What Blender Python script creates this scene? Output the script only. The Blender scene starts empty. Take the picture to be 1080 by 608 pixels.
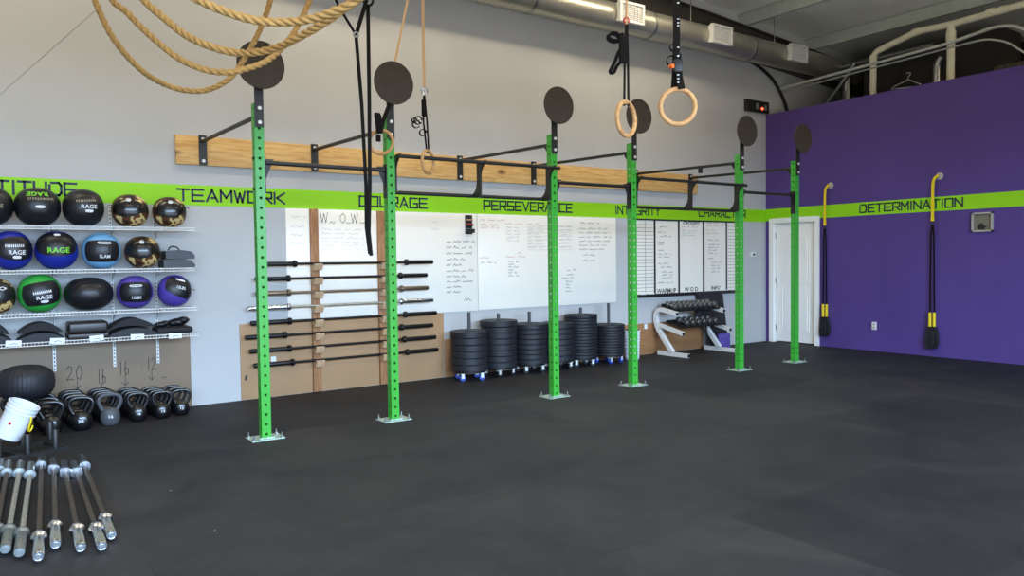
import bpy, bmesh, math, random
from mathutils import Vector, Matrix, Euler
PI = math.pi
rnd = random.Random(7)
S = bpy.context.scene
COL = S.collection

# ------------------------------------------------------------------ camera
CAM = Vector((-1.888, -8.180, 1.443)); YAW, PITCH, ROLL = 0.6106, -0.0364, -0.0129; FPX = 800.8
fw = Vector((math.sin(YAW)*math.cos(PITCH), math.cos(YAW)*math.cos(PITCH), math.sin(PITCH)))
r0 = Vector((math.cos(YAW), -math.sin(YAW), 0)); u0 = r0.cross(fw)
rt = r0*math.cos(ROLL) + u0*math.sin(ROLL); up = -r0*math.sin(ROLL) + u0*math.cos(ROLL)
cd = bpy.data.cameras.new('camera'); cd.sensor_width = 36; cd.lens = FPX/1080*36; cd.clip_end = 100
co = bpy.data.objects.new('camera', cd); COL.objects.link(co)
m = Matrix((rt, up, -fw)).transposed().to_4x4(); m.translation = CAM; co.matrix_world = m
S.camera = co

def ray(px, py): return fw + rt*((px-540)/FPX) + up*((304-py)/FPX)
def A(ax, v, px, py):            # point of the plane axis=v seen at a photo position
    d = ray(px, py); return CAM + d*((v-CAM[ax])/d[ax])
def P(px, py, Z): return CAM + ray(px, py)*Z

# ------------------------------------------------------------------ materials
def nd(nt, t, **k):
    n = nt.nodes.new(t)
    for a, b in k.items(): setattr(n, a, b)
    return n
def s2l(c):
    return tuple(((x/12.92) if x <= .04045 else ((x+.055)/1.055)**2.4) for x in c)
def hexc(r, g, b): return s2l((r/255, g/255, b/255))
def mat(name, rgb, rough=.5, metal=0, var=0, vscale=8, bump=0, bscale=60, stretch=None, spec=.5, emit=None, coat=0):
    M = bpy.data.materials.new(name); M.use_nodes = True; nt = M.node_tree
    b = nt.nodes['Principled BSDF']; c = hexc(*rgb)
    b.inputs['Base Color'].default_value = (*c, 1); b.inputs['Roughness'].default_value = rough
    b.inputs['Metallic'].default_value = metal; b.inputs['Specular IOR Level'].default_value = spec
    if coat: b.inputs['Coat Weight'].default_value = coat
    tc = nd(nt, 'ShaderNodeTexCoord'); src = tc.outputs['Object']
    if stretch:
        mp = nd(nt, 'ShaderNodeMapping'); mp.inputs['Scale'].default_value = stretch
        nt.links.new(src, mp.inputs[0]); src = mp.outputs[0]
    if var:
        n = nd(nt, 'ShaderNodeTexNoise'); n.inputs['Scale'].default_value = vscale; n.inputs['Detail'].default_value = 6
        nt.links.new(src, n.inputs['Vector'])
        r = nd(nt, 'ShaderNodeValToRGB'); e = r.color_ramp.elements
        e[0].position = .3; e[1].position = .7
        e[0].color = (*[x*(1-var) for x in c], 1); e[1].color = (*[min(1, x*(1+var)) for x in c], 1)
        nt.links.new(n.outputs[0], r.inputs[0]); nt.links.new(r.outputs[0], b.inputs['Base Color'])
    if bump:
        n = nd(nt, 'ShaderNodeTexNoise'); n.inputs['Scale'].default_value = bscale; n.inputs['Detail'].default_value = 4
        nt.links.new(src, n.inputs['Vector'])
        bp = nd(nt, 'ShaderNodeBump'); bp.inputs['Strength'].default_value = bump; bp.inputs['Distance'].default_value = .01
        nt.links.new(n.outputs[0], bp.inputs['Height']); nt.links.new(bp.outputs[0], b.inputs['Normal'])
    if emit:
        b.inputs['Emission Color'].default_value = (*hexc(*emit[0]), 1); b.inputs['Emission Strength'].default_value = emit[1]
    return M
def wood(name, a, b_, scale=3, stretch=(1, 12, 12), knots=0):
    M = mat(name, a, .6); nt = M.node_tree; b = nt.nodes['Principled BSDF']
    tc = nd(nt, 'ShaderNodeTexCoord'); mp = nd(nt, 'ShaderNodeMapping'); mp.inputs['Scale'].default_value = stretch
    nt.links.new(tc.outputs['Object'], mp.inputs[0])
    n = nd(nt, 'ShaderNodeTexNoise'); n.inputs['Scale'].default_value = scale; n.inputs['Detail'].default_value = 8; n.inputs['Distortion'].default_value = 1.2
    nt.links.new(mp.outputs[0], n.inputs['Vector'])
    r = nd(nt, 'ShaderNodeValToRGB'); e = r.color_ramp.elements
    e[0].position = .32; e[1].position = .62; e[0].color = (*hexc(*b_), 1); e[1].color = (*hexc(*a), 1)
    nt.links.new(n.outputs[0], r.inputs[0]); out = r.outputs[0]
    if knots:
        v = nd(nt, 'ShaderNodeTexVoronoi'); v.inputs['Scale'].default_value = knots
        mp2 = nd(nt, 'ShaderNodeMapping'); mp2.inputs['Scale'].default_value = (.6, 1, 1.3)
        nt.links.new(tc.outputs['Object'], mp2.inputs[0]); nt.links.new(mp2.outputs[0], v.inputs['Vector'])
        r2 = nd(nt, 'ShaderNodeValToRGB'); q = r2.color_ramp.elements
        q[0].position = .03; q[1].position = .12; q[0].color = (1, 1, 1, 1); q[1].color = (0, 0, 0, 1)
        mx = nd(nt, 'ShaderNodeMixRGB'); mx.inputs[2].default_value = (*hexc(120, 75, 35), 1)
        nt.links.new(v.outputs['Distance'], r2.inputs[0]); nt.links.new(r2.outputs[0], mx.inputs[0]); nt.links.new(out, mx.inputs[1]); out = mx.outputs[0]
    nt.links.new(out, b.inputs['Base Color'])
    return M
def camo(name):
    M = mat(name, (60, 50, 40), .4); nt = M.node_tree; b = nt.nodes['Principled BSDF']
    tc = nd(nt, 'ShaderNodeTexCoord'); n = nd(nt, 'ShaderNodeTexNoise'); n.inputs['Scale'].default_value = 9; n.inputs['Detail'].default_value = 1.5
    nt.links.new(tc.outputs['Object'], n.inputs['Vector'])
    r = nd(nt, 'ShaderNodeValToRGB'); r.color_ramp.interpolation = 'CONSTANT'; e = r.color_ramp.elements
    e[0].position = 0; e[0].color = (*hexc(25, 24, 20), 1); e[1].position = .42; e[1].color = (*hexc(88, 48, 26), 1)
    for p, c in ((.5, (70, 68, 34)), (.55, (205, 180, 120)), (.64, (96, 50, 28))):
        x = e.new(p); x.color = (*hexc(*c), 1)
    nt.links.new(n.outputs[0], r.inputs[0]); nt.links.new(r.outputs[0], b.inputs['Base Color'])
    return M

M_wall = mat('grey_paint', (190, 191, 190), .85, var=.03, vscale=1.5, bump=.15, bscale=90)
M_stripe = mat('lime_paint', (148, 216, 0), .6)
M_letter = mat('navy_letter', (20, 30, 66), .55)
M_purple = mat('purple_paint', (82, 60, 132), .75, var=.06, vscale=1.2, bump=.12, bscale=90)
M_white = mat('white_paint', (226, 226, 222), .45)
M_door = mat('door_paint', (248, 247, 242), .4)
M_wb = mat('whiteboard_face', (252, 246, 232), .28, spec=.5)
M_black = mat('black_steel', (30, 28, 26), .45, var=.15)
M_disc = mat('dark_target_face', (68, 60, 50), .75, spec=.3, var=.08, vscale=20)
M_green = mat('green_powder_coat', (62, 164, 54), .33, var=.04)
M_zinc = mat('zinc', (170, 172, 170), .35, 1, var=.15, vscale=20)
M_chrome = mat('chrome', (200, 205, 212), .22, 1, var=.12, vscale=60)
M_gsleeve = mat('worn_grey_steel', (136, 142, 142), .42, .9, var=.2, vscale=40)
M_shaft_rust = mat('brown_oxidised_steel', (84, 74, 64), .55, .6, var=.3, vscale=50)
M_shaft_grey = mat('pale_worn_steel', (178, 174, 160), .45, .7, var=.2, vscale=50)
M_blackbar = mat('black_oxide', (34, 34, 36), .35, .6, var=.15)
M_bronze = mat('tan_worn_steel', (128, 112, 92), .4, .8, var=.15)
M_rubber = mat('black_rubber', (28, 30, 36), .55, var=.12, vscale=30)
M_iron = mat('black_enamel_iron', (10, 10, 12), .3, var=.1, vscale=30, coat=.3)
M_greyiron = mat('grey_iron', (66, 68, 72), .55, var=.1)
M_head = mat('grey_hex_head', (92, 90, 84), .38, .5, var=.2, vscale=40)
M_bolt = mat('bright_bolt', (222, 222, 214), .5, .2)
M_vinyl = mat('black_vinyl', (20, 21, 26), .38, bump=.2, bscale=40)
M_blue = mat('blue_vinyl', (24, 40, 150), .42)
M_navy = mat('navy_vinyl', (24, 30, 56), .42)
M_lblue = mat('light_blue_vinyl', (108, 168, 214), .45)
M_gvinyl = mat('green_vinyl', (40, 160, 60), .45)
M_pvinyl = mat('purple_vinyl', (78, 62, 158), .42)
M_camo = camo('camouflage_vinyl')
M_mark = mat('white_print', (228, 230, 232), .5)
M_gmark = mat('lime_print', (120, 215, 40), .5)
M_faint = mat('tan_print', (150, 140, 118), .6)
M_pine = wood('pine', (230, 188, 118), (204, 152, 84), 3, (1, 8, 9), knots=2.2)
M_stud = wood('stud_wood', (176, 126, 82), (142, 96, 60), 4, (9, 9, 1.2))
M_block = wood('block_wood', (206, 172, 134), (176, 140, 104), 6, (8, 8, 2))
M_mdf = mat('brown_hardboard', (172, 136, 98), .7, var=.06, vscale=3)
M_mdf2 = mat('dull_hardboard', (136, 118, 98), .7, var=.07, vscale=3)
M_strip = wood('strip_wood', (168, 122, 78), (146, 100, 62), 2, (1, 6, 6))
M_rope = mat('manila', (194, 156, 94), .8, var=.16, vscale=40, bump=.4, bscale=220)
M_ring = wood('birch', (206, 160, 104), (176, 126, 76), 8, (3, 3, 3))
M_web = mat('black_webbing', (22, 20, 18), .85, spec=.15)
M_tan = mat('tan_webbing', (206, 170, 124), .7)
M_yellow = mat('yellow_webbing', (238, 208, 16), .55)
M_foam = mat('black_foam', (24, 25, 30), .75)
M_orange = mat('orange_plastic', (236, 110, 40), .5)
M_red = mat('red_plastic', (190, 40, 36), .5)
M_duct = mat('galvanised_duct', (186, 184, 170), .34, .75, var=.16, vscale=6, stretch=(14, 1, 1))
M_pvc = mat('cream_pvc', (244, 236, 206), .5, var=.06)
M_conduit = mat('grey_conduit', (190, 192, 184), .4, .3)
M_beam = mat('dark_red_iron', (66, 62, 55), .7, var=.1)
M_purlin = mat('grey_green_primer', (190, 194, 182), .6, var=.06)
M_deck = mat('ceiling_liner', (236, 236, 228), .7, var=.07, vscale=2, bump=.5, bscale=6)
M_dark = mat('dark_loft_paint', (52, 50, 47), .85, var=.1)
M_bluewheel = mat('blue_wheel', (34, 66, 160), .4)
M_plastic = mat('white_plastic', (226, 230, 236), .4)
M_paper = mat('white_paper', (232, 236, 242), .7)
M_ink = mat('marker_ink', (70, 72, 80), .8)
M_inkred = mat('red_marker_ink', (214, 150, 142), .8)
M_inkgreen = mat('green_marker_ink', (150, 198, 168), .8)
M_inkpale = mat('pale_marker_ink', (172, 168, 162), .8)
M_pencil = mat('black_marker', (66, 62, 62), .8)
M_baseplate = mat('galvanised_plate', (176, 196, 182), .45, .4, var=.2, vscale=30)
M_led = mat('red_led', (255, 60, 40), .5, emit=((255, 70, 50), 6))
M_lens = mat('clear_lens', (120, 130, 120), .3)
M_greyplast = mat('grey_plastic', (176, 172, 162), .6)

# rubber floor
M_floor = mat('rubber_mats', (44, 44, 48), .7, spec=.3); nt = M_floor.node_tree; b = nt.nodes['Principled BSDF']
tc = nd(nt, 'ShaderNodeTexCoord'); mp = nd(nt, 'ShaderNodeMapping'); mp.inputs['Location'].default_value = (.35, .55, 0)
nt.links.new(tc.outputs['Object'], mp.inputs[0])
bk = nd(nt, 'ShaderNodeTexBrick'); bk.offset = .5
bk.inputs['Scale'].default_value = 1; bk.inputs['Brick Width'].default_value = 1.83; bk.inputs['Row Height'].default_value = 1.22
bk.inputs['Mortar Size'].default_value = .004; bk.inputs['Mortar Smooth'].default_value = .3
bk.inputs['Color1'].default_value = (*hexc(28, 29, 33), 1); bk.inputs['Color2'].default_value = (*hexc(41, 41, 43), 1); bk.inputs['Mortar'].default_value = (*hexc(30, 30, 32), 1)
nt.links.new(mp.outputs[0], bk.inputs['Vector'])
n1 = nd(nt, 'ShaderNodeTexNoise'); n1.inputs['Scale'].default_value = .9; n1.inputs['Detail'].default_value = 10; n1.inputs['Roughness'].default_value = .72; n1.inputs['Distortion'].default_value = .6
nt.links.new(tc.outputs['Object'], n1.inputs['Vector'])
r1 = nd(nt, 'ShaderNodeValToRGB'); e = r1.color_ramp.elements; e[0].position = .36; e[1].position = .66
e[0].color = (.60, .60, .66, 1); e[1].color = (1.6, 1.45, 1.24, 1)
nt.links.new(n1.outputs[0], r1.inputs[0])
mu = nd(nt, 'ShaderNodeMixRGB', blend_type='MULTIPLY'); mu.inputs[0].default_value = 1
nt.links.new(bk.outputs[0], mu.inputs[1]); nt.links.new(r1.outputs[0], mu.inputs[2])
n2 = nd(nt, 'ShaderNodeTexNoise'); n2.inputs['Scale'].default_value = 260; n2.inputs['Detail'].default_value = 2
nt.links.new(tc.outputs['Object'], n2.inputs['Vector'])
r2 = nd(nt, 'ShaderNodeValToRGB'); e = r2.color_ramp.elements; e[0].position = .35; e[1].position = .8
e[0].color = (.8, .8, .8, 1); e[1].color = (1.5, 1.5, 1.55, 1)
nt.links.new(n2.outputs[0], r2.inputs[0])
mu2 = nd(nt, 'ShaderNodeMixRGB', blend_type='MULTIPLY'); mu2.inputs[0].default_value = 1
nt.links.new(mu.outputs[0], mu2.inputs[1]); nt.links.new(r2.outputs[0], mu2.inputs[2])
vo = nd(nt, 'ShaderNodeTexVoronoi'); vo.inputs['Scale'].default_value = 2.2
nt.links.new(tc.outputs['Object'], vo.inputs['Vector'])
r3 = nd(nt, 'ShaderNodeValToRGB'); e = r3.color_ramp.elements; e[0].position = .012; e[1].position = .022
e[0].color = (1, 1, 1, 1); e[1].color = (0, 0, 0, 1)
nt.links.new(vo.outputs['Distance'], r3.inputs[0])
mx = nd(nt, 'ShaderNodeMixRGB'); mx.inputs[2].default_value = (*hexc(150, 150, 150), 1)
nt.links.new(r3.outputs[0], mx.inputs[0]); nt.links.new(mu2.outputs[0], mx.inputs[1]); nt.links.new(mx.outputs[0], b.inputs['Base Color'])
bp = nd(nt, 'ShaderNodeBump'); bp.inputs['Strength'].default_value = .25; bp.inputs['Distance'].default_value = .004
nt.links.new(n2.outputs[0], bp.inputs['Height']); nt.links.new(bp.outputs[0], b.inputs['Normal'])

# ------------------------------------------------------------------ mesh helpers
def frame_of(d, hint=Vector((0, 0, 1))):
    d = d.normalized()
    if abs(d.dot(hint)) > .98: hint = Vector((0, 1, 0))
    x = hint.cross(d).normalized(); y = d.cross(x)
    return x, y, d
class MB:
    def __init__(s): s.v = []; s.f = []; s.mi = []; s.cur = 0
    def add(s, vs, fs):
        o = len(s.v); s.v += [Vector(v) for v in vs]
        for f in fs: s.f.append([i+o for i in f]); s.mi.append(s.cur)
    def box(s, c, d, R=None):
        c = Vector(c); hx, hy, hz = d[0]/2, d[1]/2, d[2]/2
        vs = [Vector((x*hx, y*hy, z*hz)) for x in (-1, 1) for y in (-1, 1) for z in (-1, 1)]
        if R is not None: vs = [R @ v for v in vs]
        s.add([v+c for v in vs], [(0, 1, 3, 2), (4, 6, 7, 5), (0, 4, 5, 1), (2, 3, 7, 6), (0, 2, 6, 4), (1, 5, 7, 3)])
        return s
    def bevbox(s, c, d, r=.01, R=None, seg=2):
        bm = bmesh.new(); bmesh.ops.create_cube(bm, size=1)
        for v in bm.verts: v.co = Vector((v.co.x*d[0], v.co.y*d[1], v.co.z*d[2]))
        bmesh.ops.bevel(bm, geom=bm.edges[:], offset=r, segments=seg, affect='EDGES', profile=.5)
        bm.verts.index_update(); M3 = R if R is not None else Matrix.Identity(3)
        s.add([M3 @ v.co + Vector(c) for v in bm.verts], [[v.index for v in f.verts] for f in bm.faces]); bm.free()
        return s
    def cyl(s, a, b, r, r2=None, n=16, caps=True, hint=Vector((0, 0, 1))):
        a = Vector(a); b = Vector(b); r2 = r if r2 is None else r2; x, y, _ = frame_of(b-a, hint)
        vs = []
        for p, q in ((a, r), (b, r2)):
            for i in range(n):
                t = 2*PI*i/n; vs.append(p + (x*math.cos(t)+y*math.sin(t))*q)
        fs = [(i, (i+1) % n, n+(i+1) % n, n+i) for i in range(n)]
        if caps: fs += [tuple(range(n-1, -1, -1)), tuple(range(n, 2*n))]
        s.add(vs, fs); return s
    def ring(s, a, b, ro, ri, n=24):
        a = Vector(a); b = Vector(b); x, y, _ = frame_of(b-a); vs = []
        for p, q in ((a, ro), (b, ro), (b, ri), (a, ri)):
            for i in range(n):
                t = 2*PI*i/n; vs.append(p + (x*math.cos(t)+y*math.sin(t))*q)
        s.add(vs, [(k*n+i, k*n+(i+1) % n, ((k+1) % 4)*n+(i+1) % n, ((k+1) % 4)*n+i) for k in range(4) for i in range(n)]); return s
    def bar(s, a, b, w, h, hint=Vector((0, 0, 1))):   # square bar, w across, h along hint
        a = Vector(a); b = Vector(b); x, y, d = frame_of(b-a, hint)
        vs = [p + x*(i*w/2) + y*(j*h/2) for p in (a, b) for i, j in ((-1, -1), (1, -1), (1, 1), (-1, 1))]
        s.add(vs, [(0, 1, 5, 4), (1, 2, 6, 5), (2, 3, 7, 6), (3, 0, 4, 7), (3, 2, 1, 0), (4, 5, 6, 7)]); return s
    def sweep(s, pts, prof, closed=False, twist=0, hint=Vector((0, 0, 1)), caps=True):
        # prof: list of (x,y) or callable(k)->list
        pts = [Vector(p) for p in pts]; n = len(pts); T = []
        for i in range(n):
            a = pts[(i-1) % n] if (closed or i) else pts[0]; b_ = pts[(i+1) % n] if (closed or i < n-1) else pts[-1]
            T.append((b_-a).normalized())
        x, y, _ = frame_of(T[0], hint); vs = []; L = 0; np_ = None
        for i in range(n):
            if i:
                L += (pts[i]-pts[i-1]).length
                x = (x - T[i]*x.dot(T[i])).normalized(); y = T[i].cross(x)
            pr = prof(i) if callable(prof) else prof; np_ = len(pr)
            c, q = math.cos(twist*L), math.sin(twist*L)
            for (u, w) in pr: vs.append(pts[i] + x*(u*c-w*q) + y*(u*q+w*c))
        fs = []
        for i in range(n if closed else n-1):
            j = (i+1) % n
            for k in range(np_): fs.append((i*np_+k, i*np_+(k+1) % np_, j*np_+(k+1) % np_, j*np_+k))
        if caps and not closed: fs += [tuple(range(np_-1, -1, -1)), tuple(range((n-1)*np_, n*np_))]
        s.add(vs, fs); return s
    def tube(s, pts, r, n=10, closed=False, hint=Vector((0, 0, 1))):
        return s.sweep(pts, [(r*math.cos(2*PI*i/n), r*math.sin(2*PI*i/n)) for i in range(n)], closed, hint=hint)
    def ribbon(s, pts, w, t, side):    # flat strap, width along side
        pts = [Vector(p) for p in pts]; side = Vector(side).normalized(); vs = []; n = len(pts)
        for i in range(n):
            d = (pts[min(i+1, n-1)]-pts[max(i-1, 0)]).normalized(); q = (side-d*side.dot(d)).normalized(); nn = d.cross(q)
            for u, v in ((-1, -1), (1, -1), (1, 1), (-1, 1)): vs.append(pts[i]+q*(u*w/2)+nn*(v*t/2))
        fs = [(i*4+k, i*4+(k+1) % 4, i*4+4+(k+1) % 4, i*4+4+k) for i in range(n-1) for k in range(4)]
        fs += [(3, 2, 1, 0), (n*4-4, n*4-3, n*4-2, n*4-1)]
        s.add(vs, fs); return s
    def lathe(s, prof, n=24, c=(0, 0, 0), R=None):
        c = Vector(c); vs = []
        for (r, z) in prof:
            for i in range(n):
                t = 2*PI*i/n; v = Vector((r*math.cos(t), r*math.sin(t), z)); vs.append((R @ v if R is not None else v)+c)
        k = len(prof)
        fs = [(j*n+i, j*n+(i+1) % n, (j+1)*n+(i+1) % n, (j+1)*n+i) for j in range(k-1) for i in range(n)]
        if prof[0][0] > 1e-5: fs.append(tuple(range(n-1, -1, -1)))
        if prof[-1][0] > 1e-5: fs.append(tuple(range((k-1)*n, k*n)))
        s.add(vs, fs); return s
    def prism(s, poly, o, ex, ey, ez, t):   # polygon in ex,ey plane extruded t along ez, centred
        o, ex, ey, ez = Vector(o), Vector(ex), Vector(ey), Vector(ez); n = len(poly)
        vs = [o+ex*p[0]+ey*p[1]+ez*(k*t/2) for k in (-1, 1) for p in poly]
        s.add(vs, [tuple(range(n-1, -1, -1)), tuple(range(n, 2*n))]+[(i, (i+1) % n, n+(i+1) % n, n+i) for i in range(n)]); return s
    def build(s, name, mt, parent=None, smooth=True, ang=38):
        me = bpy.data.meshes.new(name); me.from_pydata([tuple(v) for v in s.v], [], s.f)
        mts = mt if isinstance(mt, (list, tuple)) else [mt]
        for q in mts: me.materials.append(q)
        if len(mts) > 1:
            for p, k in zip(me.polygons, s.mi): p.material_index = k
        bm = bmesh.new(); bm.from_mesh(me); bmesh.ops.remove_doubles(bm, verts=bm.verts, dist=1e-5)
        bmesh.ops.recalc_face_normals(bm, faces=bm.faces[:])
        if smooth:
            for f in bm.faces: f.smooth = True
            for e in bm.edges:
                if len(e.link_faces) != 2 or e.calc_face_angle(0) > math.radians(ang): e.smooth = False
        bm.to_mesh(me); bm.free(); me.update()
        o = bpy.data.objects.new(name, me); COL.objects.link(o)
        if parent: o.parent = parent
        return o
def tag(o, label, cat, group=None, kind=None):
    o['label'] = label; o['category'] = cat
    if group: o['group'] = group
    if kind: o['kind'] = kind
    return o
def thing(name, label, cat, loc=(0, 0, 0), rot=(0, 0, 0), group=None):
    o = bpy.data.objects.new(name, None); COL.objects.link(o); o.empty_display_size = .1
    o.location = loc; o.rotation_euler = rot; return tag(o, label, cat, group)
def struct(o): o['kind'] = 'structure'; return o
def dup(root, loc, rot=None, label=None, group=None):
    r = root.copy(); COL.objects.link(r); r.location = loc
    if rot is not None: r.rotation_euler = rot
    if label: r['label'] = label
    if group: r['group'] = group
    for ch in list(root.children):
        c = ch.copy(); COL.objects.link(c); c.parent = r
        for g in ch.children:
            d = g.copy(); COL.objects.link(d); d.parent = c
    return r
def arc(c, ex, ey, r, a0, a1, n):
    c, ex, ey = Vector(c), Vector(ex), Vector(ey)
    return [c+ex*(r*math.cos(math.radians(a0+(a1-a0)*i/n)))+ey*(r*math.sin(math.radians(a0+(a1-a0)*i/n))) for i in range(n+1)]
def spline(pts, k=8):      # Catmull-Rom
    pts = [Vector(p) for p in pts]; out = []
    q = [pts[0]*2-pts[1]]+pts+[pts[-1]*2-pts[-2]]
    for i in range(1, len(q)-2):
        for j in range(k):
            t = j/k; a, b_, c, d = q[i-1:i+3]
            out.append(.5*((2*b_)+(c-a)*t+(2*a-5*b_+4*c-d)*t*t+(3*b_-a-3*c+d)*t**3))
    out.append(pts[-1]); return out
def text_verts(s, size, ext=1.0):
    cu = bpy.data.curves.new('lettering', 'FONT'); cu.body = s; cu.size = size; cu.align_x = 'CENTER'; cu.align_y = 'CENTER'; cu.resolution_u = 2; cu.offset = .018*size
    ob = bpy.data.objects.new('lettering', cu); COL.objects.link(ob)
    me = bpy.data.meshes.new_from_object(ob.evaluated_get(bpy.context.evaluated_depsgraph_get()))
    V = [(v.co.x*ext, v.co.y) for v in me.vertices]; F = [list(p.vertices) for p in me.polygons]
    bpy.data.objects.remove(ob); bpy.data.curves.remove(cu); bpy.data.meshes.remove(me)
    return V, F
def text_flat(s, size, fn, ext=1.0, mb=None):
    V, F = text_verts(s, size, ext); mb = mb or MB(); mb.add([fn(u, v) for u, v in V], F); return mb

# techno stroke letters
O_ = [[(.42, 1), (0, 1), (0, 0), (.42, 0)], [(.6, 1), (1, 1), (1, 0), (.6, 0)]]
GL = {'A': [[(0, 0), (.5, 1), (1, 0)], [(.45, .3), (.8, .3)]], 'T': [[(0, 1), (1, 1)], [(.5, 1), (.5, 0)]], 'I': [[(.5, 0), (.5, 1)]],
 'U': [[(0, 1), (0, 0), (1, 0), (1, 1)]], 'D': [[(.18, 1), (.8, 1), (1, .8), (1, .2), (.8, 0), (0, 0), (0, .8)]],
 'E': [[(1, 1), (0, 1), (0, 0), (1, 0)], [(.1, .5), (.9, .5)]], 'M': [[(0, 0), (0, 1), (.5, .35), (1, 1), (1, 0)]],
 'W': [[(0, 1), (.27, 0), (.5, .8), (.73, 0), (1, 1)]], 'O': O_, 'R': [[(0, 0), (0, 1), (1, 1), (1, .45), (.2, .45)], [(.5, .45), (1, 0)]],
 'K': [[(0, 0), (0, 1)], [(1, 1), (.25, .52), (1, 0)]], 'C': [[(1, 1), (0, 1), (0, 0), (1, 0)]],
 'G': [[(1, 1), (0, 1), (0, 0), (1, 0), (1, .45), (.55, .45)]], 'P': [[(0, 0), (0, 1), (1, 1), (1, .42), (.2, .42)]],
 'S': [[(1, 1), (0, 1), (0, .52), (1, .48), (1, 0), (0, 0)]], 'V': [[(0, 1), (.5, 0), (1, 1)]],
 'N': [[(0, 0), (0, 1), (1, 0), (1, 1)]], 'Y': [[(0, 1), (.5, .5), (1, 1)], [(.5, .5), (.5, 0)]], 'H': [[(0, 0), (0, 1)], [(1, 0), (1, 1)], [(0, .5), (1, .5)]]}
def strokes(mb, polys, fn, w):
    for pl in polys:
        for (a, b_) in zip(pl, pl[1:]):
            pa, pb = fn(*a), fn(*b_); d = (pb-pa)
            if d.length < 1e-6: continue
            d.normalize(); n = fn.n; q = d.cross(n)*(w/2)
            e = d*(w/2)
            mb.add([pa-e-q, pb+e-q, pb+e+q, pa-e+q], [(0, 1, 2, 3)])
class Pl:       # 2-D frame on a plane
    def __init__(s, o, ex, ey): s.o, s.ex, s.ey = Vector(o), Vector(ex), Vector(ey); s.n = s.ex.normalized().cross(s.ey.normalized())
    def __call__(s, u, v): return s.o+s.ex*u+s.ey*v
def word(txt, o, ex, total, h, w):
    mb = MB(); ex = Vector(ex); wd = [.22 if ch == 'I' else 1 for ch in txt]; gap = .3
    lw = total/(sum(wd)+gap*(len(txt)-1)); u = 0
    for ch, q in zip(txt, wd):
        fr = Pl(Vector(o)+ex*(u-(.39*lw if ch == 'I' else 0)), ex*lw, Vector((0, 0, h))); strokes(mb, GL[ch], fr, w); u += lw*(q+gap)
    return mb
def scribble(mb, fr, u0, u1, v, h, w=.005, dens=1.0):
    # handwriting-like wiggles on plane fr (metres)
    u = u0
    while u < u1-.01:
        L = min(u1-u, rnd.uniform(.06, .15)); pts = []; k = max(3, int(L/.016*dens))
        for i in range(k): pts.append((u+L*i/(k-1), v+(h*rnd.uniform(.25, .9) if i % 2 else h*rnd.uniform(0, .25))))
        strokes(mb, [pts], fr, w); u += L+rnd.uniform(.03, .05)

# ================================================================== SETTING
def PZ(X): return 5.80-.068*X        # underside of the purlins
XR = 9.161
mb = MB(); mb.add([(-6, .0, 0), (13, 0, 0), (13, -9.65, 0), (-6, -9.65, 0), (-6, 0, -.1), (13, 0, -.1), (13, -9.65, -.1), (-6, -9.65, -.1)],
   [(0, 1, 2, 3), (4, 5, 6, 7), (0, 1, 5, 4), (1, 2, 6, 5), (2, 3, 7, 6), (3, 0, 4, 7)])
fl = struct(mb.build('floor', M_floor))
wb_ = MB().box((3.5, .06, 3.1), (19, .12, 6.3)).build('wall_back', M_wall); struct(wb_)
struct(MB().box((-6.05, -4.825, 3.1), (.1, 9.65, 6.3)).build('wall_left', M_wall))
struct(MB().box((13.05, -4.825, 3.1), (.1, 9.65, 6.3)).build('wall_far', M_dark))
# front wall with a wide roller-door opening behind the camera
FY = -9.6; mb = MB(); mb.box((-5.6, FY, 3.1), (.8, .1, 6.3)); mb.box((9.4, FY, 3.1), (7.2, .1, 6.3)); mb.box((.3, FY, 4.65), (11, .1, 3.2))
struct(mb.build('wall_front', M_wall))
# purple partition with door opening
DY0, DY1, DZ = -.155, -.945, 2.02
mb = MB(); mb.box((XR+.06, DY0/2, 1.9325), (.12, -DY0, 3.865)); mb.box((XR+.06, (DY0+DY1)/2, (DZ+3.865)/2), (.12, DY0-DY1, 3.865-DZ))
mb.box((XR+.06, (DY1-9.65)/2, 1.9325), (.12, 9.65+DY1, 3.865))
wr = struct(mb.build('wall_right', M_purple))
# paint touch-up smudges are part of the wall's paint; stripes and words
sb = MB(); sb.box((1.58, -.001, 2.145), (15.16, .002, .207)); stripe = sb.build('painted_stripe', M_stripe, wb_)
sb = MB(); sb.box((XR-.001, -4.825, 2.158), (.002, 9.64, .2)); sb.build('painted_stripe', M_stripe, wr)
for t, x0, x1, z in (('ATTITUDE', -1.99, -1.129, 2.10), ('TEAMWORK', -.243, .838, 2.09), ('COURAGE', 1.711, 2.585, 2.092), ('PERSEVERANCE', 3.411, 4.865, 2.1), ('INTEGRITY', 5.684, 6.596, 2.1), ('CHARACTER', 7.468, 8.613, 2.105)):
    word(t, (x0, -.0035, z), (1, 0, 0), x1-x0, .112, .021).build('lettering', M_letter, wb_)
word('DETERMINATION', (XR-.0035, -1.70, 2.105), (0, -1, 0), 1.48, .115, .022).build('lettering', M_letter, wr)
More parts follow.
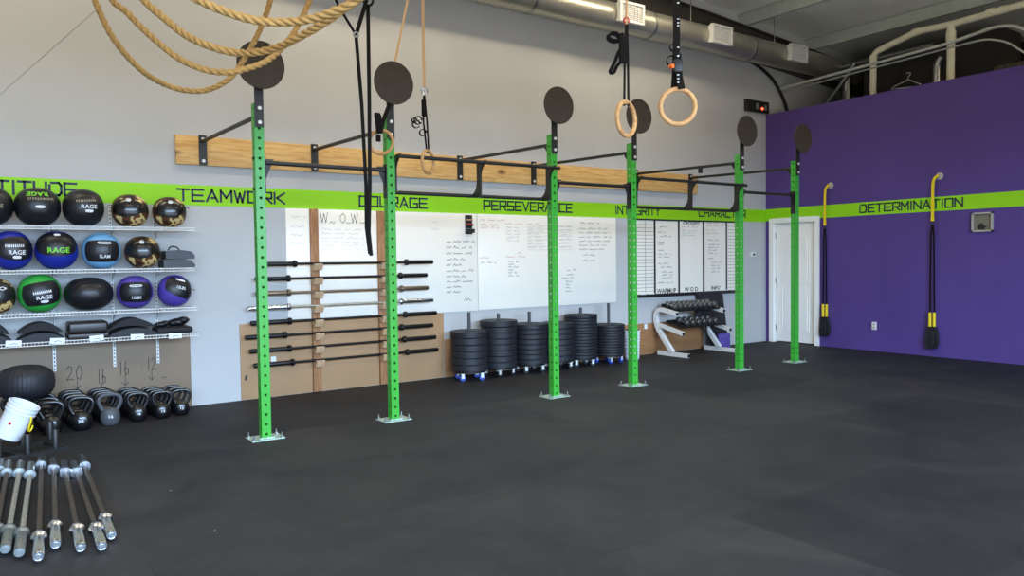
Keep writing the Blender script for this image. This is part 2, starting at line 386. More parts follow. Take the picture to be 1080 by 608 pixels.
# deck, purlins, rafter
mb = MB(); Z0, Z1 = PZ(-6)+.2, PZ(13)+.2
mb.add([(-6, 0, Z0), (13, 0, Z1), (13, -9.65, Z1), (-6, -9.65, Z0), (-6, 0, Z0+.1), (13, 0, Z1+.1), (13, -9.65, Z1+.1), (-6, -9.65, Z0+.1)],
   [(0, 1, 2, 3), (4, 5, 6, 7), (0, 1, 5, 4), (1, 2, 6, 5), (2, 3, 7, 6), (3, 0, 4, 7)])
ceil = struct(mb.build('ceiling', M_deck))
for k in range(-7, 3):
    X = 8.45+1.83*k; z = PZ(X); mb = MB()
    mb.box((X, -4.825, z+.1), (.012, 9.64, .2)); mb.box((X+.03, -4.825, z+.006), (.06, 9.64, .012)); mb.box((X-.03, -4.825, z+.19), (.06, 9.64, .012))
    mb.build('purlin', M_purlin, ceil)
mb = MB(); ex = Vector((1, 0, -.068))
for yy, w, dz, h in ((-.08, .012, -.25, .5), (-.08, .15, -.01, .02), (-.08, .15, -.49, .02)):
    a = Vector((-6, yy, PZ(-6)+dz)); b2 = Vector((13, yy, PZ(13)+dz)); mb.bar(a, b2, w, h)
mb.build('rafter', M_beam, ceil)

# door
casing = MB()
casing.box((XR-.01, DY0+.035, (DZ+.07)/2), (.03, .08, DZ+.07)); casing.box((XR-.01, DY1-.035, (DZ+.07)/2), (.03, .08, DZ+.07)); casing.box((XR-.01, (DY0+DY1)/2, DZ+.035), (.028, DY0-DY1, .08))
casing.box((XR+.06, DY0-.008, DZ/2), (.12, .016, DZ)); casing.box((XR+.06, DY1+.008, DZ/2), (.12, .016, DZ)); casing.box((XR+.06, (DY0+DY1)/2, DZ-.008), (.12, DY0-DY1, .016))
dr = struct(MB().box((XR+.062, (DY0+DY1)/2, DZ/2-.002), (.036, DY0-DY1-.05, DZ-.04)).build('door_1', M_door))
casing.build('door_frame', M_door, dr)
for z0, z1 in ((.2, .92), (1.02, 1.84)):
    pm = MB(); yc = (DY0+DY1)/2; hw = .25; x = XR+.042
    top = [(-hw, z1-.09 if z1 > 1.5 else z1)] + ([(-hw*.5, z1-.02), (0, z1), (hw*.5, z1-.02)] if z1 > 1.5 else []) + [(hw, z1-.09 if z1 > 1.5 else z1)]
    loop = [(-hw, z0)]+top+[(hw, z0)]
    pm.tube([(x, yc+a, b3) for a, b3 in loop], .009, 6, closed=True)
    loop2 = [(a*.86, (z0+z1)/2+(b3-(z0+z1)/2)*.93) for a, b3 in loop]
    pm.prism(loop2, (x-.001, yc, 0), (0, 1, 0), (0, 0, 1), (1, 0, 0), .012)
    pm.build('raised_panel', M_door, dr)
for z in (.25, 1.05, 1.8):
    MB().cyl((XR+.035, DY0-.022, z-.045), (XR+.035, DY0-.022, z+.045), .008, n=8).build('hinge', M_zinc, dr)

# ================================================================== RIG
UX = [0, 1.169, 3.036, 4.177, 6.053, 7.224]; RY = -1.90; H = 2.743; W = .076
rig = thing('pull_up_rig', 'long green and black pull-up rig with six uprights braced to the back wall', 'pull-up rig', (0, RY, 0))
rig_mesh = {}
def hole_tube():
    mb = MB(); n = int(H/.0802); p = H/n; r = .0125; h = W/2
    for face in range(4):
        a = face*PI/2; ex = Vector((math.cos(a), math.sin(a), 0)); nn = Vector((math.sin(a), -math.cos(a), 0))
        for k in range(n):
            zc = (k+.5)*p; o = nn*h+Vector((0, 0, zc))
            sq = [(-h, -p/2), (0, -p/2), (h, -p/2), (h, 0), (h, p/2), (0, p/2), (-h, p/2), (-h, 0)]
            oc = [(r*math.cos(math.radians(225+45*i)), r*math.sin(math.radians(225+45*i))) for i in range(8)]
            vs = [o+ex*u+Vector((0, 0, v)) for u, v in sq]+[o+ex*u+Vector((0, 0, v)) for u, v in oc]+[o-nn*.005+ex*u+Vector((0, 0, v)) for u, v in oc]
            mb.add(vs, [(i, (i+1) % 8, 8+(i+1) % 8, 8+i) for i in range(8)]+[(8+i, 8+(i+1) % 8, 16+(i+1) % 8, 16+i) for i in range(8)])
    mb.add([(-h, -h, H), (h, -h, H), (h, h, H), (-h, h, H)], [(0, 1, 2, 3)])
    return mb
up0 = None
for i, x in enumerate(UX):
    if up0 is None: up0 = u = hole_tube().build('upright', M_green, rig, ang=20)
    else: u = up0.copy(); COL.objects.link(u); u.parent = rig
    u.location = (x, 0, 0)
    bp_ = MB(); bp_.box((0, 0, .004), (.27, .2, .008)); bp_.bar((-.06, -.05, .011), (.06, -.05, .011), .01, .01); b1 = bp_.build('base_plate', M_baseplate, u)
    for sx in (-1, 1):
        for sy in (-1, 1):
            MB().cyl((sx*.115, sy*.075, 0), (sx*.115, sy*.075, .05), .007, n=8).cyl((sx*.115, sy*.075, .008), (sx*.115, sy*.075, .02), .014, n=6).build('anchor_bolt', M_zinc, b1)
    # target post and disc
    tp = MB(); tp.box((x, -.046, 2.80), (.07, .012, .50)); tp.box((x, -.088, 3.03), (.05, .07, .06))
    tpo = tp.build('target_post', M_black, rig)
    bl = MB()
    for z in (2.70, 2.585): bl.cyl((x, -.053, z), (x, -.066, z), .016, n=8)
    bl.build('bolt', M_bolt, tpo)
    MB().cyl((x, -.118, 3.03), (x, -.132, 3.03), .19, n=48).build('target_disc', M_disc, rig)
    # stringer to wall and bracket
    zs = 2.645
    MB().cyl((x, W/2-.005, zs), (x, -RY-.058, 2.69), .019, n=14).build('stringer', M_black, rig)
    g = MB(); g.prism([(0, 0), (0, -.12), (.09, -.0)], (x, W/2+.001, zs-.005), (0, 1, 0), (0, 0, 1), (1, 0, 0), .008); g.build('gusset', M_black, rig)
    br = MB(); br.box((x, -RY-.0515, 2.6), (.076, .014, .3)); bro = br.build('wall_bracket', M_black, rig)
    bl = MB()
    for z in (2.71, 2.49): bl.cyl((x, -RY-.0585, z), (x, -RY-.072, z), .017, n=8)
    bl.build('bolt', M_bolt, bro)
def single(x0, x1, z):
    MB().cyl((x0+W/2, 0, z), (x1-W/2, 0, z), .019, n=14).build('pull_up_bar', M_black, rig)
    for x, s in ((x0+W/2, 1), (x1-W/2, -1)):
        g = MB(); g.box((x+s*.004, 0, z-.1), (.008, .072, .3)); g.prism([(0, .03), (.085, .03), (.06, -.03), (.012, -.15), (0, -.15)], (x, 0, z), (s, 0, 0), (0, 0, 1), (0, 1, 0), .01)
        go = g.build('end_bracket', M_black, rig)
        b_ = MB()
        for dz in (.03, -.22): b_.cyl((x-s*(W+.012), -.0, z+dz), (x-s*W, 0, z+dz), .012, n=8)
        b_.build('bolt', M_black, go)
def hook_plate(x):
    # S-shaped plate holding the high front bar and the low rear bar
    poly = [(.028, .165), (.028, -.03), (.045, -.085), (.085, -.125), (.125, -.138), (.12, -.168), (.03, -.175), (-.028, -.165), (-.028, .045), (-.045, .1), (-.085, .14), (-.125, .15), (-.12, .178)]
    g = MB(); g.prism(poly, (x, 0, 2.235), (0, 1, 0), (0, 0, 1), (1, 0, 0), .022)
    return g
for (a, b_), zu, zl in (((1, 2), 2.392, 2.083), ((3, 4), 2.35, 2.04)):
    x0, x1 = UX[a], UX[b_]
    dz = zu-2.392
    MB().cyl((x0+.045, -.10, zu), (x1+.02, -.10, zu), .018, n=14).build('pull_up_bar', M_black, rig)
    MB().cyl((x0+.045, .10, zl), (x1-.045, .10, zl), .018, n=14).build('pull_up_bar', M_black, rig)
    for x in (x0+.052, (x0+x1)/2+.03, x1-.052):
        o = hook_plate(x).build('hook_bracket', M_black, rig); o.location = (0, 0, dz)
for a, z in ((0, 2.27), (2, 2.256), (4, 2.278)): single(UX[a], UX[a+1], z)
tq = A(0, 6.053, 738.6, 178); MB().box((6.053, tq.y-RY, tq.z-.01), (.03, .05, .1)).build('hanger_tab', M_black, rig)

# timber board on wall
bd = MB().bevbox((3.573, -.021, 2.595), (7.655, .04, .29), .003).build('timber_ledger_board', M_pine)
tag(bd, 'long pale pine board bolted flat across the grey wall behind the rig', 'board')

# ================================================================== WHITEBOARDS
def board(name, label, x0, x1, z0, z1, y=-.012, m=M_wb, cat='whiteboard'):
    o = MB().bevbox(((x0+x1)/2, y/2, (z0+z1)/2), (x1-x0, -y, z1-z0), .002).build(name, m); return tag(o, label, cat)
w1 = board('whiteboard', 'left large whiteboard behind the barbell rack, headed by a big handwritten line', .845, 3.297, .81, 2.04)
w2 = board('whiteboard', 'large whiteboard in the middle of the wall above the weight plate stacks', 3.307, 5.68, .815, 2.04)
fr1 = Pl((0, -.0135, 0), (1, 0, 0), (0, 0, 1))
def px2(px, py, y=-.0135):
    p = A(1, y, px, py); return p.x, p.z
# heading letters "W O W" drawn by hand
mb = MB()
def hand(mb, cx, polys, fr, w, sx, sz, x, z):
    strokes(mb, [[(x+a*sx, z+b_*sz) for a, b_ in pl] for pl in polys], fr, w)
u, v = px2(338, 235)
hand(mb, 0, [[(0, 1), (.25, 0), (.5, .9), (.75, 0), (1, 1)]], fr1, .006, .085, .115, u, v)
u, v = px2(359, 235.5)
hand(mb, 0, [[(.5, 1), (0, .7), (0, .3), (.4, 0), (.8, .25), (.85, .75), (.45, 1)]], fr1, .006, .07, .11, u, v)
u, v = px2(370.5, 235.5)
hand(mb, 0, [[(0, 1), (.25, 0), (.5, .9), (.75, 0), (1, 1)]], fr1, .006, .08, .11, u, v)
for a in (347.5, 365, 379): u, v = px2(a, 236); scribble(mb, fr1, u, u+.07, v, .04, .005)
mb.build('handwriting', M_ink, w1)
mb = MB()
for k, py in enumerate((243, 247.5, 252, 256, 260, 265)):
    u0, v = px2(339, py); u1, _ = px2(384-(k % 2)*5, py); scribble(mb, fr1, u0, u1, v, .03, .003)
for py in (230, 240, 249, 258):
    u0, v = px2(307, py); u1, _ = px2(322, py); scribble(mb, fr1, u0, u1, v, .035, .003)
u0, v = px2(456, 236); scribble(mb, fr1, u0, u0+.12, v, .05, .003); u0, v = px2(455, 243); scribble(mb, fr1, u0, u0+.12, v, .04, .003)
mb.build('faint_handwriting', M_inkpale, w1)
mb = MB()
for k, py in enumerate((256, 262.5, 268.5, 275, 281, 287, 293, 298.5, 304, 309.5)):
    u0, v = px2(471, py); scribble(mb, fr1, u0, u0+.07, v, .035, .006)
    u0, v = px2(478, py); scribble(mb, fr1, u0, u0+(.32, .27, .3, .18, .12, .3, .22, .3, .12, .1)[k], v, .035, .006)
u0, v = px2(490, 318); scribble(mb, fr1, u0, u0+.1, v, .05, .006); mb.build('handwriting', M_ink, w1)
def lines(parent, m, rows, w=.005, h=.03):
    mb = MB()
    for x0, x1, y0, y1, n in rows:
        for k in range(n):
            py = y0+(y1-y0)*k/max(1, n-1); u0, v = px2(x0, py); u1, _ = px2(x1-rnd.uniform(0, (x1-x0)*.3), py); scribble(mb, fr1, u0, u1, v, h, w)
    mb.build('handwriting', m, parent)
lines(w2, M_inkred, [(507, 537, 233, 233, 1), (507, 527, 238, 241, 2), (533, 552, 237, 237, 1), (546, 553, 268, 268, 1), (506, 520, 273, 273, 1), (534, 557, 272, 272, 1)], .005)
lines(w2, M_inkpale, [(534, 550, 241, 255, 5), (556, 576, 237, 262, 8), (590, 604, 240, 262, 6)], .004)
lines(w2, M_ink, [(507, 524, 278, 278, 1), (612, 635, 236, 236, 1), (611, 646, 242, 264, 6), (615, 628, 270, 276, 2), (598, 611, 286, 291, 2), (593, 608, 294, 294, 1), (597, 604, 298, 308, 4), (536, 547, 277, 292, 6)], .005)
mb = MB()
for k in range(8):
    u0, v = px2(557, 238+k*3.7); u1, _ = px2(604, 238.5+k*3.7); strokes(mb, [[(u0, v), (u1, v)]], fr1, .003)
mb.build('ruled_lines', M_inkpale, w2)
# marker caddy
mk = thing('marker_caddy', 'small black marker caddy stuck between the two large whiteboards', 'marker holder', (3.17, -.013, 1.86))
mb = MB(); mb.box((0, -.006, .04), (.1, .012, .24)); mb.box((0, -.04, -.055), (.1, .06, .01)); mb.box((0, -.068, -.04), (.1, .006, .05)); mb.box((-.047, -.04, -.04), (.006, .06, .05)); mb.box((.047, -.04, -.04), (.006, .06, .05)); mb.box((.0, -.03, .03), (.1, .045, .008)); mb.build('holder', M_black, mk)
for q, (zz, c) in enumerate(((-.02, M_paper), (.045, M_red), (.1, M_tan))):
    o = MB().cyl((-.045, -.035, zz), (.045, -.035, zz), .009, n=8).build('dry_erase_marker', c); o.location = mk.location
    tag(o, ('white dry-erase marker lowest in the black caddy', 'red dry-erase marker in the middle of the black caddy', 'tan dry-erase marker topmost in the black caddy')[q], 'marker', 'markers in the wall caddy')

# class board at right
cb = thing('class_board', 'black framed class board of five white columns, marked warm up, wod and info', 'board', (0, 0, 0))
X0, X1, Zb, Zt = 6.04, 8.50, .885, 2.035
MB().box(((X0+X1)/2, -.008, (Zb+Zt)/2), (X1-X0, .016, Zt-Zb)).build('backing', M_wb, cb)
fb = MB(); fb.box(((X0+X1)/2, -.014, Zt-.008), (X1-X0, .028, .022)); fb.box(((X0+X1)/2, -.018, Zb+.0), (X1-X0, .036, .05))
seps = [px2(x, 270)[0] for x in (690.4, 715.8, 741.8, 766)]
mb = fb; widths = (.05, .05, .055, .045)
for s, w in zip(seps, widths): mb.box((s, -.0175, (Zb+Zt)/2), (w*.72, .004, Zt-Zb))
mb.build('black_border', M_black, cb)
fr2 = Pl((0, -.0175, 0), (1, 0, 0), (0, 0, 1))
mb = MB()
for xa, xb in ((X0+.02, seps[0]-.03), (seps[3]+.03, X1-.02)):
    for k in range(20):
        z = Zb+.07+k*(Zt-Zb-.1)/20; strokes(mb, [[(xa, z), (xb, z)]], fr2, .005)
    strokes(mb, [[(xa+.55*(xb-xa), Zb+.05), (xa+.55*(xb-xa), Zt-.02)]], fr2, .006)
mb.build('ruled_lines', M_greyiron, cb)
mb = MB()
for t, px, py, sz in (('WARMUP', 703, 307.2, .10), ('W O D', 729, 305.5, .09), ('INFO', 754.5, 304, .085)):
    u, v = px2(px, py); text_flat(t, sz, lambda a, b_, u=u, v=v: Vector((u+a, -.0178, v+b_)), .95 if len(t) > 5 else 1.1).build('printed_heading', M_black, cb)
u, v = px2(729, 236); text_flat('CROSSFIT', .085, lambda a, b_: Vector((u+a, -.0178, v+b_)), 1.05).build('printed_heading', M_black, cb)
def lines2(m, rows, w=.005):
    mb = MB()
    for x0, x1, y0, y1, n in rows:
        for k in range(n):
            py = y0+(y1-y0)*k/max(1, n-1); u0, v = px2(x0, py); u1, _ = px2(x1-rnd.uniform(0, (x1-x0)*.3), py); scribble(mb, fr2, u0, u1, v, .03, w)
    mb.build('handwriting', m, cb)
lines2(M_ink, [(696, 706, 240, 240, 1), (694, 704, 246, 246, 1), (696, 709, 250, 250, 1), (694, 703, 256, 259, 2), (694, 703, 265, 265, 1), (694, 711, 269, 272, 2), (694, 706, 279, 279, 1), (697, 710, 283, 283, 1), (698, 711, 288, 294, 3), (694, 714, 299.5, 299.5, 1),
            (747, 758, 254, 254, 1), (747, 759, 259, 268, 4), (747, 756, 273.5, 273.5, 1), (750, 762, 277.5, 287.5, 4)])
lines2(M_inkred, [(745, 759, 236, 239, 2), (745, 759, 244, 247, 2), (719, 738, 240, 240, 1)])
lines2(M_inkgreen, [(719, 739, 244, 249, 3)])
for px in (676, 685, 762, 771):
    u, v = px2(px, 312 if px < 700 else 308.5); MB().box((u, -.055, Zb+.03), (.11, .036, .014)).build('marker_tray', M_white, cb)

# ================================================================== WALL PANELS
def panel(label, x0, x1, z1, m, name='hardboard_panel', t=.012):
    return tag(MB().bevbox(((x0+x1)/2, -t/2-.0005, z1/2+.002), (x1-x0, t, z1-.004), .002).build(name, m), label, 'panel')
hp1 = panel('tan hardboard panel leaning on the wall behind the barbell rack', .328, 2.79, .805, M_mdf, t=.011)
panel('low brown wood strip along the wall behind the plate stacks and dumbbell rack', 2.80, 7.55, .47, M_strip, 'wood_kickboard')
hp2 = panel('dull brown hardboard panel marked 20, 16, 16 and 12 behind the kettlebells', -4.2, -.165, .775, M_mdf2)
mk_ = MB().prism([(-.015, -.025), (.012, -.025), (.018, .028), (-.01, .026)], px2(259.5, 399)[0:1]+(-.012, px2(259.5, 399)[1]), (1, 0, 0), (0, 0, 1), (0, 1, 0), .002).build('ink_mark', M_pencil, hp1)
mb = MB(); fr3 = Pl((0, -.0135, 0), (1, 0, 0), (0, 0, 1))
DG = {'2': [[(0, .75), (.3, 1), (.7, .9), (.6, .5), (0, 0), (.5, .08), (1, 0)]], '0': [[(.5, 1), (.1, .6), (.2, .1), (.6, 0), (.9, .4), (.8, .9), (.5, 1)]], '1': [[(.5, 1), (.5, 0)]], '6': [[(.3, 1), (.1, .4), (.3, 0), (.8, .1), (.8, .4), (.4, .5), (.15, .3)]]}
def wr_(s, x0, x1, y0, y1):
    u0, v1 = px2(x0, y0, -.0135); u1, v0 = px2(x1, y1, -.0135); n = len(s); w = (u1-u0)/n
    for i, ch in enumerate(s): strokes(mb, [[(u0+w*i+a*w*.85, v0+b_*(v1-v0)) for a, b_ in pl] for pl in DG[ch]], fr3, .007)
def arrow(x, y0, y1):
    u, v1 = px2(x, y0, -.0135); _, v0 = px2(x, y1, -.0135); strokes(mb, [[(u, v1), (u, v0)], [(u-.03, v0+.035), (u, v0), (u+.03, v0+.035)]], fr3, .006)
wr_('20', 70, 89, 387, 400); wr_('16', 102, 113, 390, 404); wr_('16', 124.5, 137.6, 382, 395); wr_('12', 154, 166, 378, 390)
arrow(81.5, 401, 411); arrow(107.5, 404, 413); arrow(132, 396, 407); arrow(160, 391, 401)
a = px2(150, 378, -.0135); b_ = px2(150, 390, -.0135); strokes(mb, [[a, b_]], fr3, .002); a = px2(171, 398.5, -.0135); b_ = px2(175, 398.3, -.0135); strokes(mb, [[a, b_]], fr3, .008)
mb.build('handwriting', M_pencil, hp2)

# ================================================================== BARBELLS
def barbell_parts(root, L, SL, ms, mc, sleeve_r=.025, caps=M_zinc, mc2=None):
    MB().cyl((-L/2+SL, 0, 0), (L/2-SL, 0, 0), .0143, n=14).build('shaft', ms, root)
    for s in (-1, 1):
        prof = [(.0145, -.012), (.036, -.01), (.038, 0), (.038, .022), (.03, .03), (sleeve_r, .034), (sleeve_r, SL-.004), (sleeve_r-.003, SL), (sleeve_r*.72, SL), (sleeve_r*.7, SL-.004), (.008, SL-.004), (0, SL-.002)]
        R = Euler((0, s*PI/2, 0)).to_matrix(); o = MB().lathe(prof, 20, (s*(L/2-SL), 0, 0), R).build('sleeve', mc, root)
        if mc2: MB().cyl((s*(L/2-.001), 0, 0), (s*(L/2+.002), 0, 0), .0115, n=12).build('end_cap', mc2, o)
rackx = [1.151, 1.958]
rk = thing('wall_barbell_rack', 'wooden wall rack of two upright studs with notched blocks holding eight barbells', 'barbell rack', (0, 0, 0))
zbar = [1.435, 1.278, 1.125, .973, .817, .67, .522, .369]
for x in rackx:
    st = MB().bevbox((x, -.0325, 1.025), (.089, .038, 2.03), .003).build('stud', M_stud, rk)
    for z in zbar:
        mb = MB(); poly = [(0, -.075), (-.075, -.075), (-.105, -.02), (-.105, .0), (-.07, -.0), (-.062, -.017), (-.048, -.017), (-.04, 0), (-.02, .015), (0, .015)]
        mb.prism(poly, (x, -.052, z), (0, 1, 0), (0, 0, 1), (1, 0, 0), .095); mb.build('holder_block', M_block, rk)
Lx = [.27, .27, .27, .38, .425, .363, .411, .433]; Rx = [2.576, 2.497, 2.516, 2.588, 2.633, 2.582, 2.62, 2.646]
lc = [.908, .833, .834, .83, .837, .781, .826, .857]; rc = [2.235, 2.154, 2.167, 2.152, 2.211, 2.158, 2.192, 2.227]
bm_ = [(M_blackbar, M_blackbar), (M_blackbar, M_blackbar), (M_bronze, M_bronze), (M_shaft_grey, M_chrome)]+[(M_blackbar, M_blackbar)]*4
ords = ['topmost', 'second from the top', 'third from the top', 'fourth from the top', 'fifth from the top', 'third from the bottom', 'second from the bottom', 'lowest']
for i in range(8):
    cm = 'black' if bm_[i][0] is M_blackbar else ('worn tan steel' if i == 2 else 'bright silver')
    r = thing('barbell', f'{cm} barbell, {ords[i]} on the wooden wall rack', 'barbell', ((lc[i]+rc[i])/2, -.107, zbar[i]+.001), group='barbells on the wooden wall rack')
    SL = max(.36, (Rx[i]-rc[i])); barbell_parts(r, rc[i]-lc[i]+2*SL, SL, bm_[i][0], bm_[i][1])
pp = MB().box((.0, 0, 0), (.055, .002, .055)).build('paper_note', M_paper); p = A(1, -.013, 288.5, 379); pp.location = (p.x, -.014, p.z); tag(pp, 'small square white paper note stuck low on the tan panel', 'note')

# floor barbells
K = 4.905
fb_ = [((5, 52), (-60, 500), 'g'), ((45, 62), (-38, 500), 'g'), ((108, 62), (28, 508), 'g'), ((162, 70), (100, 526), 'g'), ((215, 28), (198, 548), 'r'), ((277, 46), (288, 484), 'r'), ((329, 62), (418, 501), 'r'), ((379, 62), (528, 494), 'r'), ((420, 32), (577, 437), 'r')]
pos = ['leftmost, mostly out of frame', 'second from the left', 'third from the left', 'fourth from the left', 'fifth from the left', 'fourth from the right', 'third from the right', 'second from the right', 'rightmost']
for i, (f_, n_, t) in enumerate(fb_):
    a = A(2, .038, n_[0]/K, n_[1]/K+476); b_ = A(2, .038, f_[0]/K, f_[1]/K+476); d = b_-a; L = d.length
    r = thing('barbell', ('pale worn' if t == 'g' else 'brown shafted chrome') + f' barbell lying on the rubber floor, {pos[i]}', 'barbell', (a+b_)/2, (0, 0, math.atan2(d.y, d.x)), 'barbells laid out on the floor')
    barbell_parts(r, L, .315, M_shaft_grey if t == 'g' and i > 1 else M_shaft_rust, M_gsleeve if t == 'g' else M_chrome, .0255, mc2=M_zinc)

# ================================================================== PLATE STACKS
def dolly(x, y, ptop, label, wheel, r=.2):
    t = thing('plate_dolly', label, 'plate dolly', (x, y, 0), (0, 0, rnd.uniform(-.3, .3)), 'rolling dollies under the plate stacks')
    MB().lathe([(0, .092), (.19, .092), (.2, .096), (.2, .112), (.19, .116), (0, .116)], 32).build('platform', M_black, t)
    MB().cyl((0, 0, .11), (0, 0, ptop), .021, n=16).build('post', M_greyiron, t)
    for k in range(4):
        a = PI/4+k*PI/2; c = Vector((math.cos(a)*.17, math.sin(a)*.17, 0))
        f = MB(); f.box(c+Vector((0, 0, .088)), (.05, .05, .006)); f.box(c+Vector((.0, .017, .06)), (.035, .003, .055)); f.box(c+Vector((0, -.017, .06)), (.035, .003, .055))
        fo = f.build('caster', M_bolt, t); MB().cyl(c+Vector((0, -.013, .037)), c+Vector((0, .013, .037)), .037, n=18).build('wheel', wheel, fo)
    return t
def plate_mesh(R, t, hub=True):
    prof = [(.026, 0), (R*.55, .0), (R*.6, .004), (R*.8, .004), (R*.84, 0), (R-.006, 0), (R, .006), (R, t-.006), (R-.006, t), (R*.84, t), (R*.8, t-.008), (R*.45, t-.008), (R*.4, t-.002), (.05, t-.002), (.026, t-.002), (.026, 0)]
    vs = []; n = 40; mb = MB()
    for (r, z) in prof:
        for i in range(n): a = 2*PI*i/n; vs.append((r*math.cos(a), r*math.sin(a), z))
    mb.add(vs, [(j*n+i, j*n+(i+1) % n, (j+1)*n+(i+1) % n, (j+1)*n+i) for j in range(len(prof)-1) for i in range(n)]); return mb
names = ['beside the wooden barbell rack', 'second from the barbell rack', 'third from the barbell rack', 'hidden partly by the third upright', 'tall with many thin plates', 'nearest the white bin']
#        centre px, y, top z, post z, n plates, R, wheel
ST = [(495, -.33, .60, .82, [1]*6, .225, M_bluewheel), (526, -.30, .70, .78, [1]*8, .225, M_rubber), (558.5, -.29, .63, .78, [1]*8, .225, M_rubber),
      (588, -.28, .615, .70, [1]*7, .225, M_rubber), (612.6, -.27, .70, .79, [1]*14, .225, M_rubber), (642, -.29, .54, .83, [1]*11, .225, M_bluewheel)]
ON = ['bottom', 'second', 'third', 'fourth', 'fifth', 'sixth', 'seventh', 'eighth', 'ninth', 'tenth', 'eleventh', 'twelfth', 'thirteenth', 'fourteenth']
PM = {}
for s, (px, y, zt, zp, ns, R, wh) in enumerate(ST):
    x = A(1, y, px, 360).x; n = len(ns); base = .117; th = (zt-base)/n
    dolly(x, y, zp, f'rolling dolly with upright post under the plate stack {names[s]}', wh)
    pr = None
    for k in range(n):
        z = base+th*k; q = 'top' if k == n-1 else ON[k]+(' from the bottom' if k else '')
        lab = f'black {"thin " if n > 10 else ""}bumper plate, {q} in the stack {names[s]}'
        if k == n-1:
            r = tag(plate_mesh(R, th-.002).build('bumper_plate', M_rubber), lab, 'weight plate', f'plates in the stack {names[s]}')
            MB().ring((0, 0, th-.010), (0, 0, th+.0), .036, .026).build('hub_ring', M_greyiron, r)
            r.location = (x, y, z)
        elif pr is None:
            pr = r = tag(plate_mesh(R, th-.003).build('bumper_plate', M_rubber), lab, 'weight plate', f'plates in the stack {names[s]}'); r.location = (x, y, z)
        else:
            r = dup(pr, (x, y, z), label=lab)
        r.location.x += rnd.uniform(-.004, .004); r.location.y += rnd.uniform(-.004, .004)
        if s == 1 and k == n-1: r.scale = (1.05, 1.05, 1)
# white bin
x = A(1, -.24, 666.5, 360).x
t = thing('waste_bin', 'white ribbed bin standing behind the fourth green upright', 'bin', (x, -.24, 0))
prof = [(0, 0), (.095, 0), (.1, .01)]
for k in range(8): prof += [(.1+.002*k, .03+.045*k), (.106+.002*k, .035+.045*k), (.106+.002*k, .045+.045*k), (.1+.002*k, .05+.045*k)]
prof += [(.118, .40), (.124, .41), (.12, .42), (.11, .415), (.09, .02), (0, .02)]
MB().lathe(prof, 28).build('body', M_plastic, t)
MB().lathe([(0, .4), (.108, .4), (.112, .425), (.05, .44), (0, .44)], 24).build('lid', M_black, t)
pp = MB().box((0, 0, 0), (.06, .002, .075)).build('paper_note', M_paper); p = A(1, -.016, 681, 344.5); pp.location = (p.x, -.018, p.z); tag(pp, 'small white paper note on the wood strip left of the dumbbell rack', 'note')

# ================================================================== DUMBBELL RACK
dk = thing('dumbbell_rack', 'white two-tier dumbbell rack with curved tube frames beside the wall', 'dumbbell rack', (0, 0, 0))
FX = [6.42, 7.46]
for X in FX:
    yo = 0 if X < 7 else -.0
    f = MB(); f.bar((X, -.13, .033), (X, -.72, .033), .06, .06)
    pth = spline([(X, -.41, .06), (X, -.26, .23), (X, -.125, .40), (X, -.085, .52), (X, -.095, .62), (X, -.16, .675), (X, -.25, .672), (X, -.5, .628)], 6)
    f.sweep(pth, [(-.03, -.03), (.03, -.03), (.03, .03), (-.03, .03)], hint=Vector((1, 0, 0)))
    f.bar((X, -.15, .45), (X, -.62, .345), .055, .055)
    fo = f.build('side_frame', M_white, dk)
    c = MB(); c.box((X, -.723, .033), (.05, .006, .05)); c.box((X, -.5035, .627), (.05, .005, .045)); c.box((X, -.623, .344), (.046, .005, .045)); c.build('end_cap', M_black, fo)
tl = math.atan2(.11, .47)
def tray(zc, yc, wy):
    R = Euler((tl, 0, 0)).to_matrix(); mb = MB(); cx = sum(FX)/2; w = FX[1]-FX[0]-.06
    mb.box((cx, yc, zc), (w, wy, .006), R); mb.box(Vector((cx, yc, zc))+R@Vector((0, -wy/2, .015)), (w, .005, .035), R); mb.box(Vector((cx, yc, zc))+R@Vector((0, wy/2, .015)), (w, .005, .035), R)
    mb.build('tray', M_black, dk); return R
def dumbbell(L, r, loc, R, label, group):
    t = thing('dumbbell', label, 'dumbbell', loc, R.to_euler(), group)
    MB().cyl((0, -L/2+.05, 0), (0, L/2-.05, 0), .014, n=10).build('handle', M_chrome, t)
    for s in (-1, 1):
        hx = [(r*math.cos(math.radians(60*k)), r*math.sin(math.radians(60*k))) for k in range(6)]
        h2 = [(a*.82, b_*.82) for a, b_ in hx]
        mb = MB(); l = L*.3; y0 = s*(L/2-l); y1 = s*(L/2-.008); y2 = s*L/2
        vs = [(a, yy, b_) for hh, yy in ((h2, y0-s*.006), (hx, y0), (hx, y1), (h2, y2)) for a, b_ in hh]
        mb.add(vs, [(k*6+i, k*6+(i+1) % 6, k*6+6+(i+1) % 6, k*6+6+i) for k in range(3) for i in range(6)]+[(5, 4, 3, 2, 1, 0), tuple(range(18, 24))])
        o = mb.build('head', M_head, t, ang=25); MB().cyl((0, y2, 0), (0, y2+s*.003, 0), r*.5, n=14).build('cap', M_gsleeve, o)
for tier, (zc, yc, n, sp, r, L) in enumerate(((.695, -.30, 9, .108, .046, .21), (.455, -.40, 6, .125, .047, .23))):
    R = tray(zc, yc, .3)
    for k in range(n):
        off = R@Vector((0, 0, r*.88+.007)); lab = f'{"small" if tier == 0 else "heavier"} hex dumbbell on the {"upper" if tier == 0 else "lower"} tray, ' + (('leftmost', 'second from left', 'third from left', 'fourth from left', 'fifth from left', 'sixth from left', 'seventh from left', 'eighth from left', 'rightmost')[k] if k < n-1 else 'rightmost')
        dumbbell(L, r, Vector((FX[0]+.09+sp*k+.13*tier, yc, zc))+off, R, lab, f'dumbbells on the {"upper" if tier == 0 else "lower"} tray')
